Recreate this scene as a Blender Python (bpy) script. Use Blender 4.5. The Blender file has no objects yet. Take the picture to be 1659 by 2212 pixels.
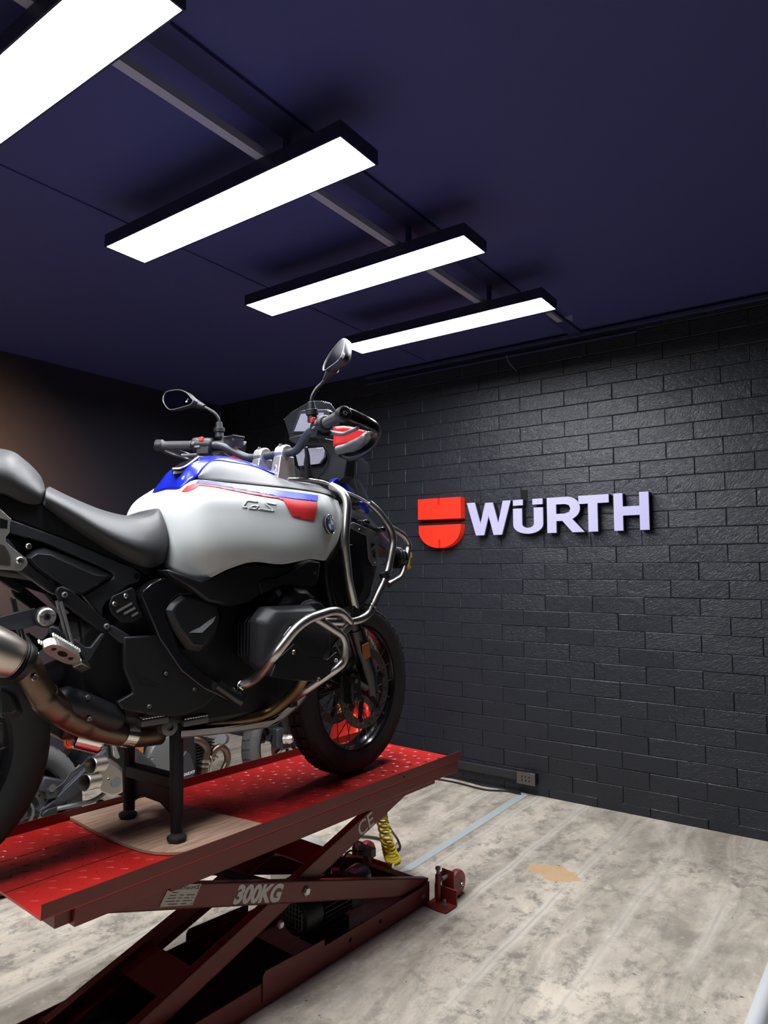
import bpy, bmesh, math, random
from math import sin, cos, pi, radians as RAD
from mathutils import Vector as V, Matrix, geometry
from mathutils.bvhtree import BVHTree
random.seed(7)
S = bpy.context.scene
COL = S.collection

# ------------------------------------------------------------------ camera, world, exposure
cam = bpy.data.objects.new('camera', bpy.data.cameras.new('camera'))
COL.objects.link(cam)
cam.data.sensor_fit = 'HORIZONTAL'
cam.data.sensor_width = 36.0
cam.data.lens = 1494.0/1659*36
cam.data.clip_start = .02
cam.location = (0, 0, 1.37)
cam.rotation_euler = (RAD(90+4.873), 0, RAD(35.68))
S.camera = cam
S.view_settings.view_transform = 'Standard'
S.view_settings.look = 'None'
S.view_settings.exposure = 0.0
S.view_settings.gamma = 1.0
S.view_settings.use_curve_mapping = False
W = bpy.data.worlds.new('world'); S.world = W; W.use_nodes = True
W.node_tree.nodes['Background'].inputs[0].default_value = (.10, .12, .2, 1)
W.node_tree.nodes['Background'].inputs[1].default_value = .15
LAMP_STRENGTH = 52.0
# a warm lamp stands in the next bay, left of the frame
wl = bpy.data.lights.new('warm_lamp', 'AREA'); wl.energy = 30; wl.color = (1, .50, .18); wl.size = .3; wl.spread = RAD(115)
wo = bpy.data.objects.new('warm_lamp', wl); wo.location = (-3.70, 1.70, 1.95); wo.rotation_euler = (0, RAD(74), 0); COL.objects.link(wo)

# ------------------------------------------------------------------ materials
def mat(name, color, rough=.5, metal=0, bump=0, scale=200, coat=0, spec=.5, vary=0, vscale=8, emit=None, trans=0, aniso=0, ior=1.45):
    m = bpy.data.materials.new(name); m.use_nodes = True
    N, L = m.node_tree.nodes, m.node_tree.links
    p = N['Principled BSDF']
    p.inputs['Base Color'].default_value = (*color, 1)
    p.inputs['Roughness'].default_value = rough
    p.inputs['Metallic'].default_value = metal
    p.inputs['Specular IOR Level'].default_value = spec
    p.inputs['Coat Weight'].default_value = coat
    p.inputs['Coat Roughness'].default_value = .08
    p.inputs['IOR'].default_value = ior
    if trans: p.inputs['Transmission Weight'].default_value = trans
    if emit:
        p.inputs['Emission Color'].default_value = (*emit[0], 1); p.inputs['Emission Strength'].default_value = emit[1]
    tc = N.new('ShaderNodeTexCoord')
    if vary:
        n = N.new('ShaderNodeTexNoise'); n.inputs['Scale'].default_value = vscale; n.inputs['Detail'].default_value = 6
        L.new(tc.outputs['Object'], n.inputs['Vector'])
        mx = N.new('ShaderNodeMix'); mx.data_type = 'RGBA'
        mx.inputs['A'].default_value = (*[c*(1-vary) for c in color], 1); mx.inputs['B'].default_value = (*[min(1, c*(1+vary)) for c in color], 1)
        L.new(n.outputs['Fac'], mx.inputs['Factor']); L.new(mx.outputs['Result'], p.inputs['Base Color'])
    if bump:
        n = N.new('ShaderNodeTexNoise'); n.inputs['Scale'].default_value = scale; n.inputs['Detail'].default_value = 3
        L.new(tc.outputs['Object'], n.inputs['Vector'])
        bp = N.new('ShaderNodeBump'); bp.inputs['Strength'].default_value = bump; bp.inputs['Distance'].default_value = .002
        L.new(n.outputs['Fac'], bp.inputs['Height']); L.new(bp.outputs['Normal'], p.inputs['Normal'])
    return m
K = {}
K['white'] = mat('satin_white_paint', (.45, .475, .475), .55, coat=.0, bump=.02, scale=900)
K['blue'] = mat('blue_metallic_paint', (.010, .022, .46), .25, .25, coat=.6)
K['red'] = mat('red_paint', (.52, .015, .015), .35, coat=.3)
K['bluefilm'] = mat('blue_stripe_film', (.018, .035, .52), .48, .1)
K['redfilm'] = mat('red_stripe_film', (.52, .015, .018), .5)
K['emboss_shade'] = mat('emboss_shade_grey', (.36, .38, .39), .5)  # grey for the painted shade under the raised letter strokes
K['grey'] = mat('grey_plastic', (.115, .118, .125), .62, bump=.05, scale=600)
K['black'] = mat('black_plastic', (.0075, .008, .010), .46, bump=.06, scale=700)
K['blackg'] = mat('gloss_black', (.008, .008, .010), .22, coat=.3)
K['blackm'] = mat('black_cast_metal', (.013, .0135, .016), .45, .3, bump=.12, scale=500)
K['frame'] = mat('dark_grey_frame', (.036, .039, .047), .40, .25, bump=.08, scale=500)
K['panel'] = mat('charcoal_plastic', (.011, .012, .0145), .42, bump=.05, scale=700)
K['seat'] = mat('seat_vinyl', (.030, .031, .034), .50, bump=.12, scale=420)
K['steel'] = mat('brushed_steel', (.50, .48, .45), .30, 1, bump=.03, scale=900)
K['alu'] = mat('cast_aluminium', (.62, .60, .56), .38, .9, bump=.06, scale=500)
K['chrome'] = mat('bright_metal', (.78, .77, .74), .16, 1)
K['titan'] = mat('muffler_steel', (.56, .52, .46), .34, 1, bump=.05, scale=120)
K['bronze'] = mat('heat_tinted_steel', (.16, .11, .078), .36, .9, vary=.35, vscale=14)
K['header'] = mat('golden_header_steel', (.17, .115, .055), .34, .9, vary=.5, vscale=10)
K['rubber'] = mat('tyre_rubber', (.018, .018, .019), .72, bump=.12, scale=160, vary=.2, vscale=30)
K['dusty'] = mat('dusty_tyre_rubber', (.075, .075, .075), .85, bump=.2, scale=120, vary=.3, vscale=20)
K['discl'] = mat('worn_disc_steel', (.30, .29, .28), .42, .8, vary=.2, vscale=40)
K['disc'] = mat('brake_disc_steel', (.20, .19, .18), .36, .9)
K['mirror'] = mat('mirror_glass', (.16, .17, .20), .08, 1)
K['amber'] = mat('amber_reflector', (.42, .13, .03), .3, coat=.5, bump=.4, scale=300)
K['orange'] = mat('orange_lens', (.85, .22, .02), .25, coat=.5)
K['springred'] = mat('orange_red_spring', (.60, .07, .015), .3, coat=.4)
K['yellow'] = mat('yellow_plastic', (.80, .42, .01), .35)
K['hose'] = mat('yellow_air_hose', (.95, .80, .04), .35, coat=.2)
K['cable'] = mat('black_cable', (.012, .012, .013), .5)
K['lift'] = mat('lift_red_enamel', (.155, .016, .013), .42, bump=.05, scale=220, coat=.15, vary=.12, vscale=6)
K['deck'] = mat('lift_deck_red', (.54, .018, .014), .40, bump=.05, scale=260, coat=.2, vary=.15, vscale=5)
K['polyred'] = mat('red_polyurethane', (.30, .05, .05), .45)
K['lmark'] = mat('white_marking', (.62, .60, .58), .55)
K['label'] = mat('printed_label', (.50, .48, .45), .5, vary=.15, vscale=60)
K['ink'] = mat('dark_ink', (.03, .03, .03), .6)
K['purple'] = mat('dark_blue_cylinder', (.05, .045, .11), .3, .5)
K['violet'] = mat('violet_sticker', (.36, .33, .62), .45)
K['box'] = mat('light_grey_enamel', (.56, .56, .54), .45)
K['ceiling'] = mat('navy_ceiling_paint', (.058, .062, .22), .62, bump=.05, scale=40)
K['navy'] = mat('navy_board_paint', (.036, .039, .13), .6)
K['zinc'] = mat('galvanised_channel', (.42, .42, .52), .55, .3)
K['darkwall'] = mat('dark_wall_paint', (.024, .024, .040), .8, bump=.1, scale=60)
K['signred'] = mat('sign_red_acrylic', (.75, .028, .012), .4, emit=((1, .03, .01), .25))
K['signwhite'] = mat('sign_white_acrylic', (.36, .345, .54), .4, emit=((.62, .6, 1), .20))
K['signedge'] = mat('sign_black_return', (.012, .012, .014), .5)
K['frameblk'] = mat('lamp_black_frame', (.022, .023, .055), .5)
K['outlet'] = mat('grey_outlet_plate', (.13, .12, .11), .35, .5)
K['tape'] = mat('pale_blue_floor_tape', (.46, .52, .52), .55, vary=.1, vscale=20)
K['ring'] = mat('roundel_black', (.01, .01, .012), .25, coat=.5)
K['rblue'] = mat('roundel_blue', (.02, .14, .50), .3, coat=.5)
K['rwhite'] = mat('roundel_silver', (.72, .74, .76), .3, coat=.5)
K['ducred'] = mat('bright_red_fairing', (.62, .022, .012), .3, coat=.4)
K['dark'] = mat('hole_black', (.003, .003, .003), .9)
K['grip'] = mat('grip_rubber', (.035, .036, .040), .6, bump=.15, scale=300)
K['duct'] = mat('grey_trunking', (.022, .024, .028), .5)
K['screen'] = mat('display_glass', (.16, .16, .20), .12, coat=.3)
K['dgrey'] = mat('mid_grey_metal', (.16, .165, .17), .45, .5, bump=.08, scale=300)

def glass(name, color, alpha, rough=.05):
    m = bpy.data.materials.new(name); m.use_nodes = True
    N, L = m.node_tree.nodes, m.node_tree.links
    p = N['Principled BSDF']; p.inputs['Base Color'].default_value = (*color, 1); p.inputs['Roughness'].default_value = rough
    p.inputs['Alpha'].default_value = alpha; p.inputs['Coat Weight'].default_value = .5
    return m
K['clear'] = glass('clear_screen_plastic', (.10, .11, .13), .16)
K['smoke'] = glass('smoked_screen_plastic', (.03, .035, .05), .45)

def emis(name, color, strength):
    m = bpy.data.materials.new(name); m.use_nodes = True
    N, L = m.node_tree.nodes, m.node_tree.links
    N.remove(N['Principled BSDF']); e = N.new('ShaderNodeEmission')
    e.inputs[0].default_value = (*color, 1); e.inputs[1].default_value = strength
    L.new(e.outputs[0], N['Material Output'].inputs[0]); return m
K['diffuser'] = emis('lamp_diffuser', (.96, .97, 1.0), LAMP_STRENGTH)

def brick_mat():
    m = mat('black_painted_block', (.020, .0225, .030), .36)
    N, L = m.node_tree.nodes, m.node_tree.links; p = N['Principled BSDF']
    oi = N.new('ShaderNodeObjectInfo'); tc = N.new('ShaderNodeTexCoord')
    # every block has its own brush direction
    mp = N.new('ShaderNodeMapping'); L.new(tc.outputs['Object'], mp.inputs['Vector'])
    mm = N.new('ShaderNodeMath'); mm.operation = 'MULTIPLY_ADD'; mm.inputs[1].default_value = 1.1; mm.inputs[2].default_value = .0
    L.new(oi.outputs['Random'], mm.inputs[0])
    cx = N.new('ShaderNodeCombineXYZ'); L.new(mm.outputs[0], cx.inputs[1]); L.new(cx.outputs[0], mp.inputs['Rotation'])
    lo = N.new('ShaderNodeMath'); lo.operation = 'MULTIPLY'; lo.inputs[1].default_value = 37
    L.new(oi.outputs['Random'], lo.inputs[0]); c2 = N.new('ShaderNodeCombineXYZ'); L.new(lo.outputs[0], c2.inputs[0]); L.new(c2.outputs[0], mp.inputs['Location'])
    sc = N.new('ShaderNodeVectorMath'); sc.operation = 'MULTIPLY'; sc.inputs[1].default_value = (48, 60, 120); L.new(mp.outputs[0], sc.inputs[0])
    n1 = N.new('ShaderNodeTexNoise'); n1.inputs['Scale'].default_value = 1; n1.inputs['Detail'].default_value = 5; n1.inputs['Distortion'].default_value = .9
    L.new(sc.outputs[0], n1.inputs['Vector'])
    n2 = N.new('ShaderNodeTexNoise'); n2.inputs['Scale'].default_value = 26; n2.inputs['Detail'].default_value = 6; L.new(mp.outputs[0], n2.inputs['Vector'])
    ad = N.new('ShaderNodeMath'); ad.operation = 'MULTIPLY_ADD'; ad.inputs[1].default_value = .8
    L.new(n2.outputs['Fac'], ad.inputs[0]); L.new(n1.outputs['Fac'], ad.inputs[2])
    b = N.new('ShaderNodeBump'); b.inputs['Strength'].default_value = .62; b.inputs['Distance'].default_value = .006
    L.new(ad.outputs[0], b.inputs['Height']); L.new(b.outputs['Normal'], p.inputs['Normal'])
    r = N.new('ShaderNodeMapRange'); r.inputs['From Min'].default_value = .3; r.inputs['From Max'].default_value = .7
    r.inputs['To Min'].default_value = .27; r.inputs['To Max'].default_value = .42
    L.new(n2.outputs['Fac'], r.inputs['Value']); L.new(r.outputs[0], p.inputs['Roughness'])
    return m
K['brick'] = brick_mat()
K['joint'] = mat('black_painted_joint', (.017, .020, .028), .45, bump=.2, scale=150)

def floor_mat():
    m = mat('worn_concrete', (.5, .46, .4), .6)
    N, L = m.node_tree.nodes, m.node_tree.links; p = N['Principled BSDF']
    tc = N.new('ShaderNodeTexCoord')
    def noise(scale, detail, vec=(1, 1, 1), rough=.6, dist=0):
        mp = N.new('ShaderNodeMapping'); mp.inputs['Scale'].default_value = vec; L.new(tc.outputs['Object'], mp.inputs['Vector'])
        n = N.new('ShaderNodeTexNoise'); n.inputs['Scale'].default_value = scale; n.inputs['Detail'].default_value = detail
        n.inputs['Roughness'].default_value = rough; n.inputs['Distortion'].default_value = dist
        L.new(mp.outputs[0], n.inputs['Vector']); return n.outputs['Fac']
    def ramp(v, pts):
        r = N.new('ShaderNodeValToRGB'); e = r.color_ramp.elements
        e[0].position, e[0].color = pts[0][0], (*pts[0][1], 1); e[1].position, e[1].color = pts[-1][0], (*pts[-1][1], 1)
        for q, c in pts[1:-1]:
            k = e.new(q); k.color = (*c, 1)
        L.new(v, r.inputs[0]); return r.outputs[0]
    def mix(f, a, b_, mode='MIX'):
        x = N.new('ShaderNodeMix'); x.data_type = 'RGBA'; x.blend_type = mode
        for s_, v in (('Factor', f), ('A', a), ('B', b_)):
            if isinstance(v, (int, float)): x.inputs[s_].default_value = v
            elif isinstance(v, tuple): x.inputs[s_].default_value = (*v, 1)
            else: L.new(v, x.inputs[s_])
        return x.outputs['Result']
    g = lambda v: (v, v, v)
    base = ramp(noise(1.6, 8, (1, 1, 1), .62, .3), [(.30, (.40, .36, .30)), (.47, (.59, .525, .43)), (.68, (.72, .65, .53))])
    streak = ramp(noise(3.2, 8, (1.6, .45, 1), .7, .5), [(.40, g(.62)), (.56, g(1.0)), (.70, g(1.12))])
    c = mix(1.0, base, streak, 'MULTIPLY')
    dirt = ramp(noise(11, 10, (1, .75, 1), .78, .25), [(.49, g(0)), (.60, g(1))])
    dm = ramp(noise(1.1, 3), [(.34, g(0)), (.58, g(.95))])
    c = mix(mix(1.0, dirt, dm, 'MULTIPLY'), c, (.235, .213, .18))
    pale = ramp(noise(17, 9, (1, .8, 1), .76, .2), [(.57, g(0)), (.66, g(.55))])
    c = mix(pale, c, (.74, .69, .60))
    spot = ramp(noise(26, 2), [(.735, g(0)), (.76, g(.8))])
    c = mix(spot, c, (.06, .06, .06))
    # pale lines of the old tile bed, running up to the wall
    sx = N.new('ShaderNodeSeparateXYZ'); L.new(tc.outputs['Object'], sx.inputs[0])
    wv = N.new('ShaderNodeMath'); wv.operation = 'MULTIPLY_ADD'; wv.inputs[1].default_value = .05; L.new(noise(2.2, 4), wv.inputs[0]); L.new(sx.outputs[0], wv.inputs[2])
    pm = N.new('ShaderNodeMath'); pm.operation = 'PINGPONG'; pm.inputs[1].default_value = .145; L.new(wv.outputs[0], pm.inputs[0])
    lr = ramp(pm.outputs[0], [(.0, g(1)), (.012, g(.9)), (.03, g(0))])
    lm = ramp(noise(.9, 4), [(.40, g(0)), (.60, g(.75))])
    c = mix(mix(1.0, lr, lm, 'MULTIPLY'), c, (.70, .655, .57))
    cr_ = ramp(pm.outputs[0], [(.0, g(.7)), (.004, g(.5)), (.008, g(0))])
    c = mix(mix(1.0, cr_, lm, 'MULTIPLY'), c, (.34, .31, .27))
    # tan patch of spilled filler
    def math(op, a, b_=0, c_=0):
        x = N.new('ShaderNodeMath'); x.operation = op
        for i, v in enumerate((a, b_, c_)):
            if isinstance(v, (int, float)): x.inputs[i].default_value = v
            else: L.new(v, x.inputs[i])
        return x.outputs[0]
    px, py, _ = (-1.2975,3.1131,0)
    dx = math('DIVIDE', math('SUBTRACT', sx.outputs[0], px), .135); dy = math('DIVIDE', math('SUBTRACT', sx.outputs[1], py), .085)
    rr = math('ADD', math('MULTIPLY', dx, dx), math('MULTIPLY', dy, dy))
    rn = math('ADD', rr, math('MULTIPLY', noise(9, 5), 2.6))
    pf = math('LESS_THAN', rn, 2.05)
    c = mix(math('MULTIPLY', pf, .85), c, (.62, .40, .20))
    L.new(c, p.inputs['Base Color'])
    b = N.new('ShaderNodeBump'); b.inputs['Strength'].default_value = .25; b.inputs['Distance'].default_value = .004
    L.new(noise(16, 8), b.inputs['Height']); L.new(b.outputs['Normal'], p.inputs['Normal'])
    r = N.new('ShaderNodeMapRange'); r.inputs['To Min'].default_value = .48; r.inputs['To Max'].default_value = .75
    L.new(noise(6, 5), r.inputs['Value']); L.new(r.outputs[0], p.inputs['Roughness'])
    return m
K['floor'] = floor_mat()

def wood_mat():
    m = mat('plywood', (.4, .25, .16), .6)
    N, L = m.node_tree.nodes, m.node_tree.links; p = N['Principled BSDF']
    tc = N.new('ShaderNodeTexCoord'); mp = N.new('ShaderNodeMapping'); mp.inputs['Scale'].default_value = (9, 170, 40); L.new(tc.outputs['Object'], mp.inputs['Vector'])
    n = N.new('ShaderNodeTexNoise'); n.inputs['Scale'].default_value = 1; n.inputs['Detail'].default_value = 6; n.inputs['Distortion'].default_value = .4
    L.new(mp.outputs[0], n.inputs['Vector'])
    r = N.new('ShaderNodeValToRGB'); r.color_ramp.elements[0].position = .32; r.color_ramp.elements[0].color = (.36, .21, .14, 1)
    r.color_ramp.elements[1].position = .66; r.color_ramp.elements[1].color = (.66, .44, .32, 1)
    L.new(n.outputs['Fac'], r.inputs[0]); L.new(r.outputs[0], p.inputs['Base Color'])
    b = N.new('ShaderNodeBump'); b.inputs['Strength'].default_value = .15; b.inputs['Distance'].default_value = .001
    L.new(n.outputs['Fac'], b.inputs['Height']); L.new(b.outputs['Normal'], p.inputs['Normal'])
    return m
K['wood'] = wood_mat()
K['woodedge'] = mat('plywood_edge', (.42, .33, .22), .7, vary=.3, vscale=60)

# ------------------------------------------------------------------ mesh helpers
def link(name, me, parent=None, m=None, smooth=True, bev=0, seg=2, ang=35):
    o = bpy.data.objects.new(name, me); COL.objects.link(o)
    if parent: o.parent = parent
    if m: me.materials.append(K[m] if isinstance(m, str) else m)
    if smooth:
        for p in me.polygons: p.use_smooth = True
        me.set_sharp_from_angle(angle=RAD(ang))
    if bev:
        b = o.modifiers.new('bevel', 'BEVEL'); b.width = bev; b.segments = seg; b.limit_method = 'ANGLE'; b.angle_limit = RAD(30); b.harden_normals = False
    return o
def raw(verts, faces):
    me = bpy.data.meshes.new('m'); me.from_pydata([tuple(v) for v in verts], [], faces); me.update()
    bm = bmesh.new(); bm.from_mesh(me); bmesh.ops.recalc_face_normals(bm, faces=bm.faces); bm.to_mesh(me); bm.free()
    return me
class MB:                               # collects shapes that make ONE part
    def __init__(s): s.v = []; s.f = []
    def add(s, v, f):
        o = len(s.v); s.v += [V(x) for x in v]; s.f += [tuple(i+o for i in q) for q in f]; return s
    def box(s, c, d, rot=None):
        R_ = rot or Matrix.Identity(3)
        v = [V(c)+R_ @ V((d[0]*x/2, d[1]*y/2, d[2]*z/2)) for x in (-1, 1) for y in (-1, 1) for z in (-1, 1)]
        return s.add(v, [(0, 1, 3, 2), (4, 6, 7, 5), (0, 4, 5, 1), (2, 3, 7, 6), (0, 2, 6, 4), (1, 5, 7, 3)])
    def beam(s, a, b_, w, h, up=(0, 0, 1)):        # box bar from a to b, w across, h along up
        a, b_ = V(a), V(b_); x = (b_-a).normalized(); y = V(up).cross(x).normalized(); z = x.cross(y)
        return s.box((a+b_)/2, ((b_-a).length, w, h), Matrix((x, y, z)).transposed())
    def lathe(s, prof, o, ax, seg=24, closed=False):
        ax = V(ax).normalized(); t = V((0, 0, 1)) if abs(ax.z) < .9 else V((1, 0, 0)); x = ax.cross(t).normalized(); y = ax.cross(x)
        v = []; f = []; n = len(prof)
        for k in range(seg):
            a = 2*pi*k/seg
            for r, h in prof: v.append(V(o)+ax*h+(x*cos(a)+y*sin(a))*r)
        for k in range(seg):
            k2 = (k+1) % seg
            for i in range(n if closed else n-1):
                j = (i+1) % n; f.append((k*n+i, k2*n+i, k2*n+j, k*n+j))
        if not closed:
            f.append(tuple(k*n for k in range(seg))); f.append(tuple(k*n+n-1 for k in reversed(range(seg))))
        return s.add(v, f)
    def cyl(s, a, b_, r, r2=None, seg=16):
        a, b_ = V(a), V(b_); return s.lathe([(r, 0), (r if r2 is None else r2, (b_-a).length)], a, b_-a, seg)
    def tube(s, pts, r, fil=0, seg=12, cap=True):
        pts = [V(p) for p in pts]; rr = r if isinstance(r, (list, tuple)) else [r]*len(pts)
        if fil:
            q = [pts[0]]; qr = [rr[0]]
            for i in range(1, len(pts)-1):
                a, m_, b_ = pts[i-1], pts[i], pts[i+1]; da = min(fil, (a-m_).length*.48); db = min(fil, (b_-m_).length*.48)
                p1 = m_+(a-m_).normalized()*da; p2 = m_+(b_-m_).normalized()*db
                for k in range(6):
                    t = k/5; q.append(p1*(1-t)**2+m_*2*t*(1-t)+p2*t*t); qr.append(rr[i])
            q.append(pts[-1]); qr.append(rr[-1]); pts, rr = q, qr
        n = len(pts); v = []; f = []; up = None
        for i in range(n):
            d_ = (pts[min(i+1, n-1)]-pts[max(i-1, 0)]).normalized()
            if up is None: up = V((0, 0, 1)) if abs(d_.z) < .9 else V((1, 0, 0))
            up = (up-d_*up.dot(d_)).normalized(); sd = d_.cross(up)
            for k in range(seg):
                a = 2*pi*k/seg; v.append(pts[i]+(up*cos(a)+sd*sin(a))*rr[i])
        for i in range(n-1):
            for k in range(seg):
                k2 = (k+1) % seg; f.append((i*seg+k, i*seg+k2, (i+1)*seg+k2, (i+1)*seg+k))
        if cap: f.append(tuple(range(seg))); f.append(tuple(reversed(range((n-1)*seg, n*seg))))
        return s.add(v, f)
    def plate(s, pts, d, tri=True):                   # outline of 3D points, thickened by vector d
        pts = [V(p) for p in pts]; d = V(d); n = len(pts)
        tris = geometry.tessellate_polygon([proj2(pts)]) if tri else [tuple(range(n))]
        f = [tuple(t) for t in tris]+[tuple(i+n for i in t) for t in tris]+[(i, (i+1) % n, (i+1) % n+n, i+n) for i in range(n)]
        return s.add(pts+[p+d for p in pts], f)
    def boss(s, base, top):                           # frustum between two outlines of equal length
        n = len(base); t = geometry.tessellate_polygon([proj2([V(p) for p in top])])
        t0 = geometry.tessellate_polygon([proj2([V(p) for p in base])])
        return s.add(list(base)+list(top), [tuple(i+n for i in q) for q in t]+[tuple(q) for q in t0]+[(i, (i+1) % n, (i+1) % n+n, i+n) for i in range(n)])
    def loft(s, rings, cap=True):
        n = len(rings[0]); v = [p for r in rings for p in r]; f = []
        for i in range(len(rings)-1):
            for k in range(n):
                k2 = (k+1) % n; f.append((i*n+k, i*n+k2, (i+1)*n+k2, (i+1)*n+k))
        if cap: f.append(tuple(range(n))); f.append(tuple(reversed(range((len(rings)-1)*n, len(rings)*n))))
        return s.add(v, f)
    def ball(s, c, r, seg=12, sq=(1, 1, 1)):
        prof = [(max(1e-4, r*sin(pi*i/8)), -r*cos(pi*i/8)) for i in range(9)]
        k = len(s.v); s.lathe(prof, (0, 0, 0), (0, 0, 1), seg)
        for i in range(k, len(s.v)): s.v[i] = V(c)+V((s.v[i].x*sq[0], s.v[i].y*sq[1], s.v[i].z*sq[2]))
        return s
    def ob(s, name, m, parent=None, bev=0, smooth=True, seg=2, ang=35):
        return link(name, raw(s.v, s.f), parent, m, smooth, bev, seg, ang)
def proj2(pts):                                       # flatten onto its own best plane for triangulating
    n = V((0, 0, 0))
    for i in range(len(pts)):
        a, b_ = pts[i], pts[(i+1) % len(pts)]
        n += V(((a.y-b_.y)*(a.z+b_.z), (a.z-b_.z)*(a.x+b_.x), (a.x-b_.x)*(a.y+b_.y)))
    n.normalize(); t = V((0, 0, 1)) if abs(n.z) < .9 else V((1, 0, 0)); x = n.cross(t).normalized(); y = n.cross(x)
    return [V((p.dot(x), p.dot(y), 0)) for p in pts]
def cr(p0, p1, p2, p3, t): return .5*((2*p1)+(p2-p0)*t+(2*p0-5*p1+4*p2-p3)*t*t+(3*p1-p0-3*p2+p3)*t**3)
def spline(pts, n=5, closed=False):
    pts = [V(p) for p in pts]; m_ = len(pts); out = []
    for i in range(m_ if closed else m_-1):
        g = (lambda k: pts[k % m_]) if closed else (lambda k: pts[max(0, min(m_-1, k))])
        a, b_ = g(i), g(i+1); pa = g(i-1) if closed or i > 0 else 2*a-b_; pb = g(i+2) if closed or i+2 < m_ else 2*b_-a
        for k in range(n): out.append(cr(pa, a, b_, pb, k/n))
    if not closed: out.append(pts[-1])
    return out
def gridmesh(grid, n=5):                              # rows of control points -> dense smooth sheet (verts, faces)
    rows = [spline(r, n) for r in grid]
    cols = [spline([r[j] for r in rows], n) for j in range(len(rows[0]))]
    w, h = len(cols), len(cols[0]); v = [cols[j][i] for j in range(w) for i in range(h)]
    f = [(j*h+i, j*h+i+1, (j+1)*h+i+1, (j+1)*h+i) for j in range(w-1) for i in range(h-1)]
    return v, f
def surf(name, grid, m, parent, n=5, thick=.004, hint=(0, 0, 1), ang=50):
    v, f = gridmesh(grid, n)
    nn = V((0, 0, 0))
    for q in f: nn += (v[q[2]]-v[q[0]]).cross(v[q[3]]-v[q[1]])
    flip = nn.dot(V(hint)) < 0
    me = bpy.data.meshes.new('m'); me.from_pydata([tuple(x) for x in v], [], [q[::-1] for q in f] if flip else f); me.update()
    o = link(name, me, parent, m, True, 0, 2, ang)
    s = o.modifiers.new('shell', 'SOLIDIFY'); s.thickness = thick; s.offset = -1
    return o
def mir(pts): return [(p[0], -p[1], p[2]) for p in pts]
def mirg(g): return [mir(r) for r in g]
def thing(name, label, cat, loc=(0, 0, 0), rz=0, group=None):
    o = bpy.data.objects.new(name, None); o.empty_display_size = .1; COL.objects.link(o); o.location = loc; o.rotation_euler = (0, 0, rz)
    tag(o, label, cat, group); return o
def tag(o, label, cat, group=None):
    o['label'] = label; o['category'] = cat
    if group: o['group'] = group
    return o
def struct(o): o['kind'] = 'structure'; return o
def copyo(o, parent, loc=None):
    c = o.copy(); COL.objects.link(c); c.parent = parent
    if loc is not None: c.location = loc
    return c
def bolt(parent, p, ax=(0, -1, 0), r=.007, m='steel', name='bolt', h=.005):
    ax = V(ax).normalized()
    return MB().lathe([(r, -.004), (r, h*.5), (r*.75, h), (r*.45, h), (r*.40, h*.35), (.0004, h*.35)], p, ax, 12).ob(name, m, parent)
def text_mesh(name, body, size, m, parent, org, xdir, ydir, ext=.0006, bold=0, shear=0, align='LEFT'):
    c = bpy.data.curves.new('t', 'FONT'); c.body = body; c.size = size; c.extrude = ext; c.offset = bold; c.shear = shear; c.align_x = align
    t = bpy.data.objects.new('t', c); COL.objects.link(t); dg = bpy.context.evaluated_depsgraph_get()
    me = bpy.data.meshes.new_from_object(t.evaluated_get(dg)); bpy.data.objects.remove(t)
    x = V(xdir).normalized(); z = x.cross(V(ydir)).normalized(); y = z.cross(x)
    me.transform(Matrix.Translation(V(org)) @ Matrix((x, y, z)).transposed().to_4x4())
    me.materials.clear()
    return link(name, me, parent, m, False)
def tris_fine(outline, step):                         # flat outline (u,v) -> fine triangles
    bm = bmesh.new(); vs = [bm.verts.new((p[0], p[1], 0)) for p in outline]
    bm.faces.new(vs); bmesh.ops.triangulate(bm, faces=bm.faces[:])
    for ax in (0, 1):
        lo = min(p[ax] for p in outline); hi = max(p[ax] for p in outline); q = lo+step
        while q < hi:
            co = (q, 0, 0) if ax == 0 else (0, q, 0); no = (1, 0, 0) if ax == 0 else (0, 1, 0)
            bmesh.ops.bisect_plane(bm, geom=bm.verts[:]+bm.edges[:]+bm.faces[:], plane_co=co, plane_no=no); q += step
    bm.verts.index_update()
    r = [tuple(v.co.xy) for v in bm.verts], [tuple(v.index for v in f.verts) for f in bm.faces]; bm.free(); return r
def decal(name, outline, target, m, parent, off=.0012, step=.012, origin_y=-1.0, d=(0, 1, 0)):
    """outline of (x,z) laid on the side of a target sheet, like a sticker"""
    tree = BVHTree.FromPolygons([v.co for v in target.data.vertices], [tuple(p.vertices) for p in target.data.polygons])
    uv, f = tris_fine(outline, step); v = []; sg = 1 if origin_y < 0 else -1
    for x, z in uv:
        loc, no, _, _ = tree.ray_cast(V((x, origin_y, z)), V((0, sg, 0)))
        if loc is None:
            loc, no, _, _ = tree.find_nearest(V((x, -.25*sg, z)))
        if no.y*sg > 0: no = -no
        v.append(loc+V((0, -.8*sg, .6))*off)
    me = bpy.data.meshes.new('m'); me.from_pydata([tuple(q) for q in v], [], f); me.update()
    o = link(name, me, parent, m); s = o.modifiers.new('film', 'SOLIDIFY'); s.thickness = .0006; s.offset = 0
    return o

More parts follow.
